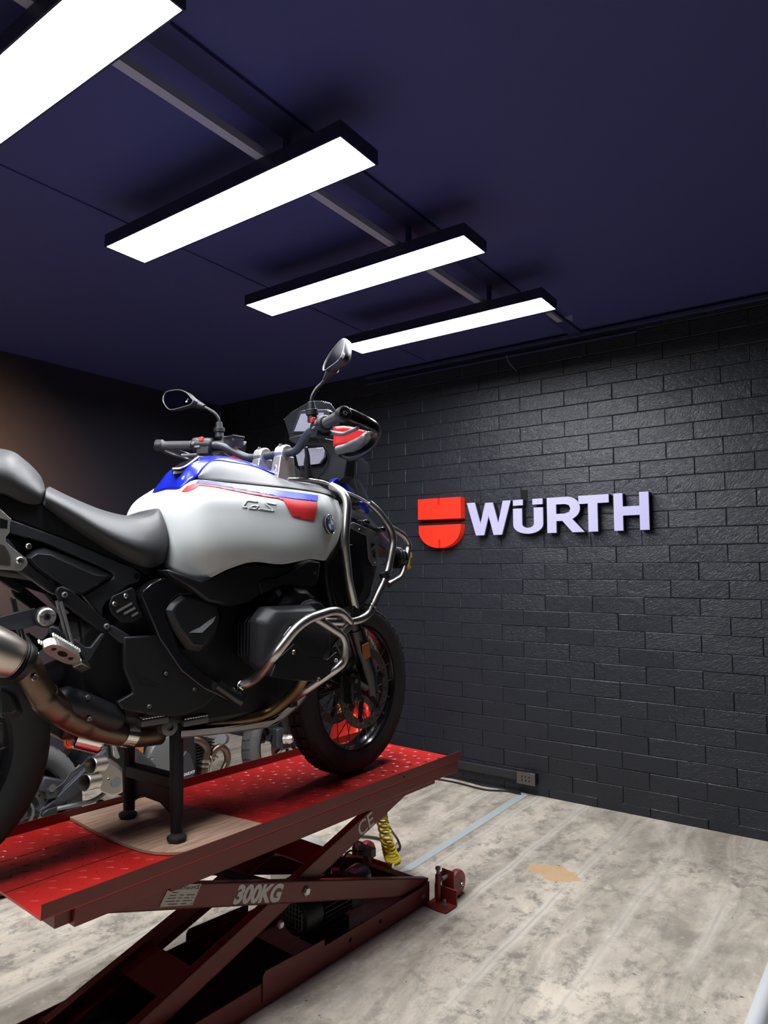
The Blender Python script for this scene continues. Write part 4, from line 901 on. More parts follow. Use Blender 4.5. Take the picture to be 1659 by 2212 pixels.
    rb_ = MB().plate(f(q), (0, s*.006, 0)).ob('radiator_bracket', 'dgrey', bike, bev=.0015)
    if s == 1:
        for tri in [(-.0939,-.206,.9019),(-.0689,-.206,.8956),(-.0913,-.206,.8827)], [(-.0863,-.206,.8531),(-.0688,-.206,.871),(-.0688,-.206,.8411)], [(-.0863,-.206,.8706),(-.0714,-.206,.8762),(-.0863,-.206,.8584)]:
            P('bracket_cutout', tri, 0, 'dark', rb_, 0)
        for a in [(-.155,-.206,.9482),(-.0613,-.206,.924),(-.0713,-.206,.8254)]: bolt(rb_, a, (0, -1, 0), .005, 'steel')
    # beak and nose
    q = [(-.2457,-.15,1.1181),(-.217,-.15,1.1416),(-.1911,-.15,1.1389),(-.1258,-.15,1.1006),(-.1306,-.15,1.0824),(-.1861,-.15,1.1008)]
    MB().plate(f(q), (0, s*.03, 0)).ob('nose_panel', 'blue', bike, bev=.004)
    q = [(-.1302,-.175,1.0577),(-.1056,-.175,1.0577),(-.0654,-.175,1.0248),(-.0755,-.175,1.0134)]
    MB().plate(f(q), (0, s*.01, 0)).ob('beak_accent', 'blue', bike, bev=.002)
    for q in [(-.1733,-.205,.9801),(-.1446,-.205,.9885),(-.1153,-.205,.9796),(-.1201,-.205,.9654),(-.1541,-.205,.9655)], [(-.0855,-.205,.9583),(-.0553,-.205,.965),(-.0297,-.205,.9554),(-.0349,-.205,.9428),(-.0704,-.205,.9413)]:
        MB().boss(f(q), f(inset(q, .7, (0, -.03, 0)))).ob('shroud_button', 'blackg', bike, bev=.003)
    dfl = [[(-.208,-.165,1.223),(-.1843,-.175,1.244),(-.1035,-.2,1.2049)],[(-.1863,-.16,1.1647),(-.1573,-.18,1.1569),(-.0984,-.195,1.1526)],[(-.1741,-.16,1.1133),(-.145,-.175,1.097),(-.0982,-.19,1.1068)],[(-.14,-.165,1.0664),(-.1253,-.17,1.0637),(-.1135,-.178,1.0693)]]
    surf('wind_deflector', [f(r) for r in dfl], 'clear', bike, 4, .003, (0, -s, 0))
    MB().tube(spline([f([q])[0] for q in [(-.2019,-.166,1.2359),(-.1843,-.175,1.244),(-.1035,-.2,1.2049),(-.0984,-.195,1.1526),(-.0982,-.19,1.1068),(-.1135,-.178,1.0693)]], 3), .0022, seg=6).ob('deflector_edge', 'clear', bike)
    # header pipe
    MB().tube(f([(-.4793,-.31,.5),(-.487,-.29,.443),(-.4857,-.235,.3922),(-.5069,-.18,.3433),(-.5497,-.15,.3199),(-.6489,-.13,.3158),(-.7408,-.12,.3242),(-.8681,-.09,.3136)]), .0175, .05, 16).ob('exhaust_header', 'header', bike)
# --- beak and headlamp between the two sides
bk_ = lambda x, w, z0, z1: [(x, -w, z0), (x, -w, (z0+z1)/2), (x, -w*.65, z1), (x, 0, z1+.008), (x, w*.65, z1), (x, w, (z0+z1)/2), (x, w, z0), (x, 0, z0-.01)]
MB().loft([bk_(-.30, .20, .93, 1.07), bk_(-.16, .185, .93, 1.055), bk_(-.02, .165, .90, 1.02), bk_(.10, .12, .87, .96), bk_(.20, .06, .86, .90), bk_(.25, .02, .862, .875)]).ob('beak', 'blackg', bike, bev=.008)
MB().boss([(.02, -.10, 1.03), (.02, .10, 1.03), (-.06, .10, 1.16), (-.06, -.10, 1.16)], [(.06, -.07, 1.05), (.06, .07, 1.05), (.0, .07, 1.14), (.0, -.07, 1.14)]).ob('headlamp', 'clear', bike, bev=.004)
MB().loft([[(-.19, -.12, 1.05), (-.19, .12, 1.05), (-.19, .10, 1.25), (-.19, -.10, 1.25)], [(-.06, -.13, 1.05), (-.06, .13, 1.05), (-.12, .10, 1.27), (-.12, -.10, 1.27)]]).ob('nose_core', 'black', bike, bev=.01)
# --- skid plate
e = [(-.8376,-.15,.3031),(-.6959,-.15,.292),(-.521,-.15,.2834),(-.4558,-.15,.3014),(-.39,-.15,.3354),(-.3572,-.15,.361)]
sk_ = surf('skid_plate', [[(p[0], y, p[2]) for p in e] for y in (-.15, -.05, .05, .15)], 'dgrey', bike, 4, .005)
for s in (1, -1):
    up2 = [(-.8398,-.153,.3201),(-.6983,-.153,.3084),(-.5311,-.153,.3012),(-.4702,-.153,.3177),(-.3988,-.153,.351),(-.3619,-.153,.3667)]; lo2 = [(-.8393,-.153,.3025),(-.6979,-.153,.2906),(-.5232,-.153,.282),(-.4581,-.153,.2999),(-.3925,-.153,.3346),(-.3598,-.153,.3617)]
    MB().plate([(p[0], s*p[1], p[2]) for p in up2+lo2[::-1]], (0, s*.003, 0)).ob('skid_edge', 'label', sk_, bev=.001)
# --- exhaust
ex = MB().tube([(-1.2994,-.2,.5607),(-1.2718,-.19,.5066),(-1.2266,-.165,.4515),(-1.1655,-.14,.4061),(-1.069,-.11,.352),(-.9561,-.09,.3147),(-.87,-.08,.3069)], [.034, .036, .038, .036, .034, .034, .034], .06, 18).ob('exhaust_pipe', 'bronze', bike)
a0, a1 = V((-1.3101,-.205,.57)), V((-1.4598,-.225,.6447))
mu = MB().lathe([(.030, -.012), (.046, -.006), (.049, .004), (.049, .012), (.045, .014), (.049, .020), (.0455, .022), (.050, .030)], a0, a1-a0, 28).ob('muffler_ring', 'black', bike)
d_ = (a1-a0).normalized()
MB().lathe([(.0485, .026), (.056, .06), (.060, .15), (.060, .36), (.045, .42), (.0005, .42)], a0, a1-a0, 36).ob('muffler', 'titan', bike)
hs_ = MB().tube(spline([(-1.2053,-.15,.4692),(-1.1896,-.15,.4613),(-1.1589,-.15,.4452),(-1.1126,-.145,.421),(-1.0645,-.14,.3947),(-1.0379,-.135,.3812),(-1.0246,-.13,.3747)], 2), [.020]+[.027]*1+[.033]*2+[.037]*5+[.036]*2+[.030]+[.020], seg=20).ob('heat_shield', 'panel', bike)
for a in [(-1.1295,-.18,.4028),(-1.1365,-.18,.4605)]: bolt(hs_, a, (0, -1, 0), .007, 'steel')
MB().tube([(-.9997,-.098,.3311),(-.9643,-.092,.3191)], .0365, seg=20).ob('collector_joint', 'chrome', bike)
MB().lathe([(.035, 0), (.040, .004), (.040, .07), (.036, .075)], (-1.1118,-.06,.3424), (.8, -.3, -.3), 24).ob('collector_joint', 'chrome', bike)
MB().loft([ring(-1.15, .07, .325, .44), ring(-1.0, .10, .305, .44), ring(-.80, .11, .305, .44), ring(-.66, .08, .32, .42)]).ob('collector_box', 'bronze', bike, bev=.02, seg=3)
bolt(ex, (-1.2922,-.235,.5342), (0, -1, 0), .009, 'steel')
# second rear silencer end and the rear drive below the tail
MB().boss([(-1.3397,-.14,.5135),(-1.3267,-.14,.5097),(-1.2953,-.14,.483),(-1.2801,-.14,.4348),(-1.2928,-.14,.4228),(-1.336,-.14,.4293)], [(-1.3471,-.165,.5037),(-1.3364,-.165,.5002),(-1.3164,-.165,.4796),(-1.3067,-.165,.4511),(-1.3149,-.165,.4433),(-1.3447,-.165,.4476)]).ob('rear_drive_cover', 'frame', bike, bev=.006)
MB().tube([(-1.10, .06, .50), (-1.497, .07, .335)], [.045, .06], seg=18).lathe([(.03, -.03), (.085, -.02), (.09, 0), (.08, .04), (.05, .06), (.0005, .06)], (-1.497, .05, .335), (0, 1, 0), 24).ob('swingarm', 'frame', bike)
# --- carrier bracket at the tail
q = [(-1.388,-.165,.9644),(-1.3664,-.165,.9497),(-1.3441,-.165,.9295),(-1.3386,-.165,.9257),(-1.3414,-.165,.915),(-1.3414,-.165,.8917),(-1.3495,-.165,.8798),(-1.349,-.165,.8682),(-1.33,-.165,.8501),(-1.2994,-.165,.8272),(-1.2956,-.165,.8166),(-1.2975,-.165,.8084),(-1.3102,-.165,.7954),(-1.3598,-.165,.7989),(-1.3808,-.165,.8011)]
rc = MB().plate(q, (0, .012, 0)).ob('carrier_bracket', 'alu', bike, bev=.003)
bolt(rc, (-1.3149,-.166,.8211), (0, -1, 0), .010, 'steel')
P('bracket_recess', [(-1.3627,-.1655,.8608),(-1.353,-.1655,.8588),(-1.3428,-.1655,.8451),(-1.3367,-.1655,.8279),(-1.3359,-.1655,.8082),(-1.3604,-.1655,.8092)], 0, 'titan', rc, 0)
P('bracket_recess', [(-1.3655,-.1655,.9265),(-1.3472,-.1655,.9217),(-1.3474,-.1655,.9007),(-1.3644,-.1655,.9011)], 0, 'blackm', rc, 0)
# --- centre stand
st = MB()
for c0, c1, y in ((-.8412,-.125,.3418), (-.846,-.1518,.022), 0), ((-.8566,.15,.3037), (-.8487,.1407,.022), 0): st.tube([c0, V(c0)*.5+V(c1)*.5, c1], [.021, .020, .018], seg=16)
l0, l1 = V((-.836,-.125,.1568)), V((-.8497,.15,.1438)); l2, l3 = V((-.833,-.125,.0504)), V((-.8465,.15,.0454))
st.plate([l0, l1, l3, l3*.75+l2*.25+V((0, 0, .035)), l3*.35+l2*.65+V((0, 0, .035)), l2], (.02, 0, 0))
st.beam(V(l0)+V((0, .0, .01)), V(l1)+V((0, 0, .01)), .04, .04, (1, 0, 0))
sto = st.ob('centre_stand', 'blackm', bike, bev=.006)
for c in (-.8495,-.166,.02), (-.8579,.1219,.02): MB().lathe([(.028, -.008), (.030, .0), (.028, .006), (.021, .010), (.0005, .012)], V(c)+V((-.004, 0, .0)), (.05, 0, 1), 7).ob('stand_foot', 'rubber', sto, bev=.002)
MB().lathe([(.026, -.03), (.026, .006), (.018, .010), (.010, .010), (.009, .004), (.0005, .004)], (-.8737,-.14,.3357), (0, -1, 0), 24).ob('stand_pivot', 'dgrey', sto)
# pedals showing under the engine on the far side: studded pads
for px in ((-.9269,-.135,.3829), (-.7929,-.135,.3621)):
    c = V(px); pd = MB().box(c+V((0, 0, -.022)), (.085, .05, .018)).ob('pedal_pad', 'dgrey', bike, bev=.003)
    te = MB()
    for i in range(9):
        for j in range(3): te.ball(c+V((-.036+i*.009, -.02+j*.014, -.008)), .0045, 8)
    te.ob('pad_studs', 'chrome', pd)
MB().plate([(-.6996,.1,.293),(-.6106,.1,.2857),(-.6062,.1,.2568),(-.6278,.1,.2478),(-.6239,.1,.2362),(-.6509,.1,.2407),(-.6691,.1,.2637),(-.6991,.1,.2746)], (0, .01, 0)).ob('stand_bracket', 'dgrey', bike, bev=.003)
# --- fuel tank
for s in (1, -1):
    g = [[(-.8248,0,1.0569),(-.8481,0,1.022),(-.8706,0,.9759),(-.8683,0,.9024),(-.858,0,.8219)],[(-.8303,-.085,1.0509),(-.8644,-.105,1.0133),(-.887,-.12,.9681),(-.8887,-.13,.8903),(-.8877,-.13,.8025)],[(-.8152,-.1,1.0671),(-.8585,-.155,1.013),(-.8742,-.185,.9513),(-.8636,-.2,.8613),(-.8082,-.19,.769)],[(-.78,-.12,1.0834),(-.8207,-.215,1.0285),(-.8281,-.245,.9576),(-.8145,-.262,.8682),(-.7542,-.256,.8011)],[(-.6859,-.16,1.0767),(-.708,-.245,1.0266),(-.7169,-.272,.9625),(-.711,-.288,.8844),(-.6848,-.282,.8226)],[(-.5588,-.187,1.0752),(-.5958,-.262,1.0221),(-.6009,-.282,.9612),(-.6005,-.298,.8802),(-.5816,-.292,.8161)],[(-.4307,-.2,1.0733),(-.4736,-.265,1.0202),(-.4818,-.283,.96),(-.4778,-.294,.8883),(-.4655,-.29,.8338)],[(-.3245,-.2,1.0683),(-.3665,-.253,1.0157),(-.3732,-.266,.9586),(-.3712,-.272,.8952),(-.3814,-.268,.8303)],[(-.2437,-.185,1.0504),(-.2504,-.215,1.0007),(-.2663,-.23,.9524),(-.2882,-.23,.8954),(-.3255,-.228,.849)]]
    g = [list(r) for r in g]
    tk = surf('tank_side_panel', g if s == 1 else mirg(g), 'white', bike, 6, .006, (0, -s, 0))
    oy = -1.0*s
    decal('blue_stripe', [(-.8034,1.0679),(-.8009,1.0696),(-.7984,1.0713),(-.7955,1.0731),(-.7927,1.0749),(-.7899,1.0766),(-.7871,1.0784),(-.7817,1.0779),(-.7756,1.0775),(-.7691,1.0772),(-.7622,1.0769),(-.7551,1.0768),(-.7477,1.0766),(-.7385,1.0759),(-.7289,1.0753),(-.7193,1.0747),(-.7097,1.074),(-.7,1.0734),(-.6903,1.0727),(-.6798,1.0723),(-.6693,1.0718),(-.6585,1.0714),(-.6478,1.071),(-.6368,1.0706),(-.6258,1.0702),(-.61,1.0687),(-.5939,1.0673),(-.5774,1.0659),(-.5605,1.0646),(-.5431,1.0633),(-.5254,1.0621),(-.5024,1.0608),(-.4785,1.0597),(-.4536,1.0587),(-.4275,1.0578),(-.4002,1.0571),(-.3711,1.0565),(-.4048,1.03),(-.4215,1.0298),(-.4374,1.0297),(-.4529,1.0297),(-.4681,1.0297),(-.4828,1.0297),(-.4971,1.0298),(-.5076,1.0303),(-.5176,1.0309),(-.5276,1.0315),(-.5374,1.0321),(-.5471,1.0327),(-.5565,1.0334),(-.5654,1.0343),(-.574,1.0353),(-.5826,1.0363),(-.5911,1.0373),(-.5995,1.0382),(-.6078,1.0392),(-.6159,1.0403),(-.624,1.0413),(-.6319,1.0423),(-.6396,1.0434),(-.6471,1.0445),(-.6546,1.0456),(-.6646,1.047),(-.6743,1.0485),(-.6839,1.05),(-.6933,1.0516),(-.7027,1.0531),(-.7119,1.0547),(-.7207,1.0561),(-.7296,1.0575),(-.7383,1.0589),(-.7469,1.0604),(-.7553,1.0619),(-.7634,1.0634),(-.7702,1.0636),(-.7765,1.0639),(-.7828,1.0641),(-.7883,1.0646),(-.7937,1.0651),(-.798,1.0658)], tk, 'bluefilm', tk, .0026, .006, oy)
    decal('red_stripe', ([(-.8429,1.038),(-.8218,1.0578),(-.805,1.067)] if s == 1 else [])+[(-.7991,1.0648),(-.7948,1.0641),(-.7894,1.0636),(-.784,1.0631),(-.7777,1.0629),(-.7714,1.0626),(-.7647,1.0624),(-.7566,1.0609),(-.7482,1.0594),(-.7396,1.0579),(-.7309,1.0565),(-.722,1.0551),(-.7132,1.0537),(-.7038,1.0521),(-.6944,1.0506),(-.685,1.0491),(-.6754,1.0476),(-.6657,1.0461),(-.6557,1.0446),(-.6482,1.0435),(-.6407,1.0424),(-.6329,1.0414),(-.6249,1.0404),(-.6168,1.0393),(-.6087,1.0383),(-.6003,1.0373),(-.592,1.0363),(-.5835,1.0354),(-.5749,1.0344),(-.5662,1.0334),(-.5574,1.0325),(-.5479,1.0318),(-.5382,1.0312),(-.5285,1.0306),(-.5184,1.03),(-.5082,1.0295),(-.4977,1.0289),(-.4834,1.0288),(-.4688,1.0288),(-.4537,1.0288),(-.4383,1.0288),(-.4223,1.0289),(-.4056,1.029),(-.4379,.9594),(-.459,.9613),(-.4792,.9633),(-.4985,.9652),(-.517,.9673),(-.5213,.9682),(-.5255,.9691),(-.5296,.97),(-.5338,.9709),(-.5413,.9834),(-.5482,.9959),(-.5537,1.0087),(-.5563,1.0219),(-.5615,1.0235),(-.5667,1.0252),(-.5719,1.0268),(-.577,1.0284),(-.5848,1.0286),(-.5927,1.0288),(-.6004,1.0291),(-.608,1.0293),(-.6228,1.0308),(-.6373,1.0323),(-.6514,1.0338),(-.665,1.0354),(-.6799,1.0378),(-.6945,1.0402),(-.7088,1.0426),(-.7231,1.045),(-.7365,1.0473),(-.7494,1.0496),(-.7621,1.052),(-.7742,1.0545),(-.7817,1.0548),(-.7892,1.0551),(-.7958,1.0556),(-.8021,1.0562)]+([(-.8101,1.0562),(-.8407,1.0354)] if s == 1 else []), tk, 'redfilm', tk, .0022, .006, oy)
    for q in [[(-.6563,1.0131),(-.6955,1.0143),(-.6975,1.0097),(-.6583,1.0085)],[(-.6961,1.0127),(-.7164,.9921),(-.7132,.9897),(-.6933,1.0102)],[(-.7163,.9893),(-.7012,.9865),(-.6993,.9908),(-.7144,.9936)],[(-.6935,.9854),(-.6769,.9963),(-.6789,.9997),(-.6957,.9888)],[(-.6808,.995),(-.6583,.9945),(-.6569,.999),(-.6793,.9995)],[(-.6589,.9983),(-.6732,.9875),(-.6705,.9844),(-.6564,.9952)],[(-.6684,.9889),(-.6947,.9892),(-.6958,.9849),(-.6695,.9845)],[(-.5906,1.0091),(-.6344,1.0113),(-.6366,1.0067),(-.5928,1.0045)],[(-.6372,1.0066),(-.607,.9812),(-.6031,.9848),(-.6327,1.0102)],[(-.6028,.9866),(-.6613,.9893),(-.6626,.9849),(-.604,.9821)]]:
        decal('emboss_stroke_and_shade', [(x+.0008, z-.0013) for x, z in q], tk, 'emboss_shade', tk, .0008, .01, oy); decal('emboss_stroke_and_shade', q, tk, 'white', tk, .0020, .01, oy)  # lower grey copy is a painted shade edge, the white one is the stroke
    # shoulder trim
    tt = [[(-.7803,-.112,1.093),(-.7472,-.095,1.128),(-.7021,-.08,1.156),(-.6193,-.072,1.1602),(-.5234,-.066,1.1554),(-.3815,-.055,1.1276),(-.2654,-.08,1.1207),(-.2466,-.15,1.0853)],[(-.7811,-.119,1.0878),(-.7527,-.13,1.0851),(-.7263,-.142,1.0835),(-.6594,-.16,1.0822),(-.5914,-.18,1.079),(-.4773,-.195,1.0777),(-.3593,-.2,1.072),(-.2711,-.19,1.0666)]]
    tt = [list(r) for r in tt]; tm = [[(V(a)+V(c))*.5+V((0, -.004, .006)) for a, c in zip(*tt)]]
    tt = [tt[0]]+tm+[tt[1]]
    surf('tank_shoulder', tt if s == 1 else mirg(tt), 'grey', bike, 5, .006, (0, -s*.5, 1))
    gp = [(-.7828,-.119,1.0869),(-.7533,-.131,1.0842),(-.7269,-.143,1.0819),(-.6601,-.161,1.0805),(-.5921,-.181,1.0773),(-.4789,-.197,1.0758),(-.361,-.202,1.0709),(-.2648,-.193,1.0635)]
    MB().tube(spline(gp if s == 1 else mir(gp), 4), .0035, seg=8).ob('trim_gap', 'black', bike)
    bc = (-.3579,-.268,.9545); bc = V(bc) if s == 1 else V(mir([bc])[0]); ba = V((.34, -.93*s, .10)).normalized()
    rd = MB().lathe([(.034, -.006), (.034, .002), (.032, .0045), (.0005, .0045)], bc, ba, 36).ob('roundel', 'ring', bike)
    MB().lathe([(.0345, .001), (.0347, .004), (.0332, .0052), (.0325, .0040)], bc, ba, 36, True).ob('roundel_rim', 'chrome', rd)
    MB().lathe([(.0205, .0044), (.0205, .0052), (.019, .0056), (.0190, .0040)], bc, ba, 36, True).ob('roundel_rim', 'chrome', rd)
    vz = V((0, 0, 1)); vx = (vz.cross(ba)).normalized() ; vy = ba.cross(vx)
    for k in range(4):
        m4 = MB(); pts = [bc+ba*.0048]+[bc+ba*.0048+(vx*cos(pi/2*k+i*pi/16)+vy*sin(pi/2*k+i*pi/16))*.019 for i in range(9)]
        m4.plate(pts, ba*.0004); m4.ob('roundel_quarter', 'rblue' if k in (1, 3) else 'rwhite', rd, smooth=False)
    tx = vx if vx.dot(V((1, 0, 0)))*s > 0 else -vx
    for ch_, an in (('B', 122), ('M', 90), ('W', 58)):
        an = RAD(an); o_ = bc+ba*.0050+(tx*cos(an)+vy*sin(an))*.0262
        if s == 1: text_mesh('roundel_letter', ch_, .0115, 'rwhite', rd, o_-vy*.004*sin(an)-tx*.0, tx*sin(an)-vy*cos(an), vy*sin(an)+tx*cos(an), .0003, .0004, align='CENTER')
MB().loft([[(x, -w, z0), (x, -w*1.0, z1), (x, w*1.0, z1), (x, w, z0)] for x, w, z0, z1 in ((-.80, .07, .82, 1.02), (-.72, .10, .82, 1.05), (-.6, .13, .84, 1.04), (-.35, .15, .86, 1.03))]).ob('tank_core', 'black', bike, bev=.01)
hf = [[(-.8288,-.085,1.054),(-.8271,-.045,1.056),(-.8248,0,1.0584)],[(-.8116,-.102,1.0732),(-.8078,-.055,1.0956),(-.8014,0,1.103)],[(-.7841,-.11,1.0943),(-.7814,-.065,1.1304),(-.7671,0,1.1419)],[(-.745,-.094,1.1314),(-.7387,-.055,1.1576),(-.7265,0,1.1683)],[(-.6974,-.078,1.1599),(-.6838,-.045,1.1754),(-.67,0,1.1862)],[(-.618,-.07,1.1637),(-.6074,-.04,1.1794),(-.596,0,1.1918)],[(-.522,-.064,1.1582),(-.5049,-.04,1.17),(-.4923,0,1.1807)],[(-.3691,-.05,1.1326),(-.3533,-.03,1.1412),(-.3384,0,1.1507)]]
tg = [list(r)+mir(r[:2][::-1]) for r in hf]
surf('tank_top_cover', tg, 'blue', bike, 4, .006)
cp = MB().boss([(-.8288,-.04,1.1009),(-.7912,-.06,1.1088),(-.727,-.05,1.1549),(-.7056,.02,1.1683),(-.752,.05,1.1457),(-.7934,.03,1.1205)], shift([(-.8196,-.035,1.1054),(-.7871,-.05,1.1132),(-.7307,-.042,1.1538),(-.7168,.01,1.1627),(-.7543,.04,1.1428),(-.7906,.02,1.1214)], (-.004, 0, .012))).ob('filler_cap', 'blackg', bike, bev=.003)
MB().tube(spline(shift([(-.8196,-.035,1.1069),(-.7872,-.05,1.1147),(-.7307,-.042,1.1554)], (-.006, 0, .014)), 4), .004, seg=8).ob('cap_trim', 'steel', cp)
P('tank_slash', [(-.8229,-.09,1.0864),(-.8182,-.09,1.0943),(-.8118,-.09,1.0964),(-.8163,-.09,1.0841),(-.8227,-.09,1.082)], .002, 'rwhite', None, 0)
bolt(bike, (-.7423,-.107,1.1092), (0, -.9, .5), .0075, 'steel', 'trim_bolt')
# --- seats
def cushion(name, secs, m):
    ctl = [list(s_)+mir([s_[2], s_[1], s_[0]]) for s_ in secs]
    rings = [spline(r, 4) for r in ctl]
    cols = [spline([r[i] for r in rings], 5) for i in range(len(rings[0]))]
    rr = [[cols[i][k] for i in range(len(cols))] for k in range(len(cols[0]))]
    return MB().loft(rr).ob(name, m, bike, ang=60)
cushion('rider_seat', [[(-1.253,-.15,.9678),(-1.2593,-.165,.9858),(-1.245,-.13,1.0118),(-1.1951,0,1.0333)],[(-1.1769,-.16,.9147),(-1.1881,-.175,.9495),(-1.1773,-.13,.9857),(-1.1252,0,1.0041)],[(-1.0884,-.16,.8596),(-1.1026,-.185,.9005),(-1.0972,-.125,.9579),(-1.0421,0,.9768)],[(-1.0118,-.155,.8205),(-1.019,-.18,.8713),(-1.0171,-.115,.9417),(-.9651,0,.9646)],[(-.952,-.15,.8049),(-.9529,-.17,.8667),(-.9546,-.11,.948),(-.9017,0,.9712)],[(-.9073,-.14,.8189),(-.9013,-.15,.8892),(-.9063,-.105,.9678),(-.871,0,.9907)],[(-.8846,-.12,.8346),(-.8798,-.125,.8907),(-.8842,-.09,.9628),(-.8553,0,.9947)]], 'seat')
cushion('pillion_seat', [[(-1.4679,-.12,.9901),(-1.4755,-.14,1.0442),(-1.465,-.09,1.0911),(-1.4435,0,1.1205)],[(-1.365,-.155,.9912),(-1.3719,-.17,1.0407),(-1.353,-.12,1.0932),(-1.313,0,1.1249)],[(-1.3035,-.15,.9703),(-1.3128,-.165,1.0174),(-1.3003,-.115,1.0744),(-1.2646,0,1.1024)],[(-1.2634,-.14,.9701),(-1.2683,-.15,1.002),(-1.2565,-.1,1.042),(-1.224,0,1.0676)],[(-1.2462,-.12,.9863),(-1.2464,-.125,1.0046),(-1.233,-.08,1.0232),(-1.2079,0,1.0401)]], 'seat')
# --- handlebar and cockpit
hbp = [ST(*q) for q in ((-.155, .46, .062), (-.06, .265, .058), (-.048, .215, .050), (-.012, .135, .002), (0, .09, 0), (0, -.09, 0), (-.012, -.135, .002), (-.048, -.215, .050), (-.06, -.265, .058), (-.155, -.46, .062))]
hbar = MB().tube(hbp, .0145, .04, 16).ob('handlebar', 'frame', bike)
for s in (1, -1):
    e1, e0 = ST(-.155, s*.46, .062), ST(-.098, s*.345, .0595); d_ = (e1-e0).normalized()
    gr = MB().lathe([(.0165, 0), (.0185, .004), (.0170, .010), (.0168, .112), (.0195, .116), (.0195, .122)], e0, d_, 22).ob('grip', 'grip', bike)
    for k in range(8):
        a = 2*pi*k/8; q = d_.cross(V((0, 0, 1))).normalized(); w_ = q.cross(d_); off = (q*cos(a)+w_*sin(a))*.0170
        MB().beam(e0+d_*.02+off, e0+d_*.10+off, .005, .0012, off).ob('grip_rib', 'grip', gr)
    wt = MB().lathe([(.0195, .118), (.024, .122), (.025, .145), (.020, .149), (.015, .149), (.014, .145), (.008, .145), (.007, .150), (.0005, .150)], e0, d_, 24).ob('bar_end_weight', 'black', bike)
    MB().lathe([(.008, .146), (.008, .152), (.004, .152), (.004, .148), (.0005, .148)], e0, d_, 6).ob('weight_screw', 'dgrey', wt)
    # switch pod
    c = ST(-.078, s*.305, .060); R3 = Matrix.Rotation(math.atan2(d_.y, d_.x), 3, 'Z')
    sw = MB().lathe([(.016, -.045), (.026, -.04), (.028, -.02), (.027, .0), (.030, .02), (.028, .036), (.02, .042)], c, d_, 20).box(c+V((0, 0, -.022))-d_*.01, (.05, .05, .035), R3).ob('switch_pod', 'black', bike, bev=.003)
    bs = c-V((1, 0, 0))*.028
    MB().box(bs+V((0, 0, .018))-d_*.02, (.018, .012, .016), R3).ob('red_switch', 'red', sw, bev=.002)
    MB().box(bs+V((.0, 0, -.012))-d_*.005, (.022, .014, .008), R3).box(bs+V((0, 0, .002))+d_*.012, (.016, .012, .012), R3).ob('switch_button', 'dgrey', sw, bev=.002)
    # lever
    l0 = ST(-.02, s*.27, .052); l1 = ST(.0, s*.33, .040); l2 = ST(-.065, s*.45, .035)
    MB().tube(spline([l0, l1, (l1+l2)/2+V((.004, 0, 0)), l2], 5), [.008]*5+[.007]*5+[.0065]*5+[.0065], seg=10).ob('lever', 'dgrey', bike)
    MB().box(ST(-.03, s*.265, .055), (.05, .045, .04), R3).cyl(ST(-.02, s*.25, .06), ST(-.02, s*.25, .095), .016).ob('master_cylinder', 'black', bike, bev=.003)
    # hand guard shell, wraps from the bar end round the front of the lever
    gd = []
    for (a_, b1, h1, a2, b2, h0) in ((-.16, .478, .085, -.16, .478, .045), (-.09, .490, .073, -.09, .491, .034), (-.02, .490, .061, -.02, .491, .026), (.022, .474, .052, .025, .472, .014), (.055, .425, .047, .052, .430, -.012), (.078, .36, .062, .074, .365, -.030), (.088, .29, .088, .085, .30, -.040), (.084, .235, .090, .080, .25, -.02)):
        gd.append([ST(a_, s*b1, h1), ST((a_+a2)/2+.004, s*((b1+b2)/2+.004), (h1+h0)/2), ST(a2, s*b2, h0)])
    hg = surf('hand_guard', gd, 'blackg', bike, 3, .007, (.7, s*.7, 0))
    gi = []
    for (f_, h0, h1, sp) in ((.052, .022, .052, .395), (.070, .018, .068, .34), (.076, .016, .086, .285), (.074, .016, .088, .235)):
        if s == 1: h1 = min(h1, .036)
        gi.append([ST(f_-.006, s*sp, h1), ST(f_-.004, s*sp, (h0+h1)/2), ST(f_-.006, s*sp, h0)])
    surf('guard_inner', gi, 'red', hg, 3, .003, (.7, s*.7, 0))
    MB().tube(spline([ST(.070, s*.255, .002), ST(.062, s*.32, .006), ST(.046, s*.375, .014), ST(.020, s*.425, .024)], 5), [.017]*5+[.020]*5+[.018]*5+[.012], seg=14).ob('guard_air_duct', 'dgrey', hg)
    # clamp risers
    c = ST(0, s*.055, 0)
    rs = MB().lathe([(.029, -.022), (.032, -.019), (.032, .019), (.029, .022)], c, ST(0, 1, 0)-ST(0, 0, 0), 10).boss([c+V((dx, dy, -.115)) for dx, dy in ((-.048, -.026), (.040, -.026), (.040, .026), (-.048, .026))], [c+V((dx, dy, -.012)) for dx, dy in ((-.030, -.021), (.030, -.021), (.030, .021), (-.030, .021))]).ob('handlebar_riser', 'alu', bike, bev=.004)
    MB().ball(c+V((-.036, 0, -.062)), .013, 10, (.35, .8, 1.4)).ob('riser_recess', 'titan', rs)
    for dx in (-.016, .016): MB().cyl(c+V((dx, 0, .022)), c+V((dx, 0, .034)), .006, seg=8).ob('clamp_bolt', 'dgrey', rs)
MB().box(ST(.0, 0, -.125), (.13, .21, .03)).cyl(ST(0, 0, -.14), ST(.10, 0, -.36), .03).ob('top_yoke', 'frame', bike, bev=.008)
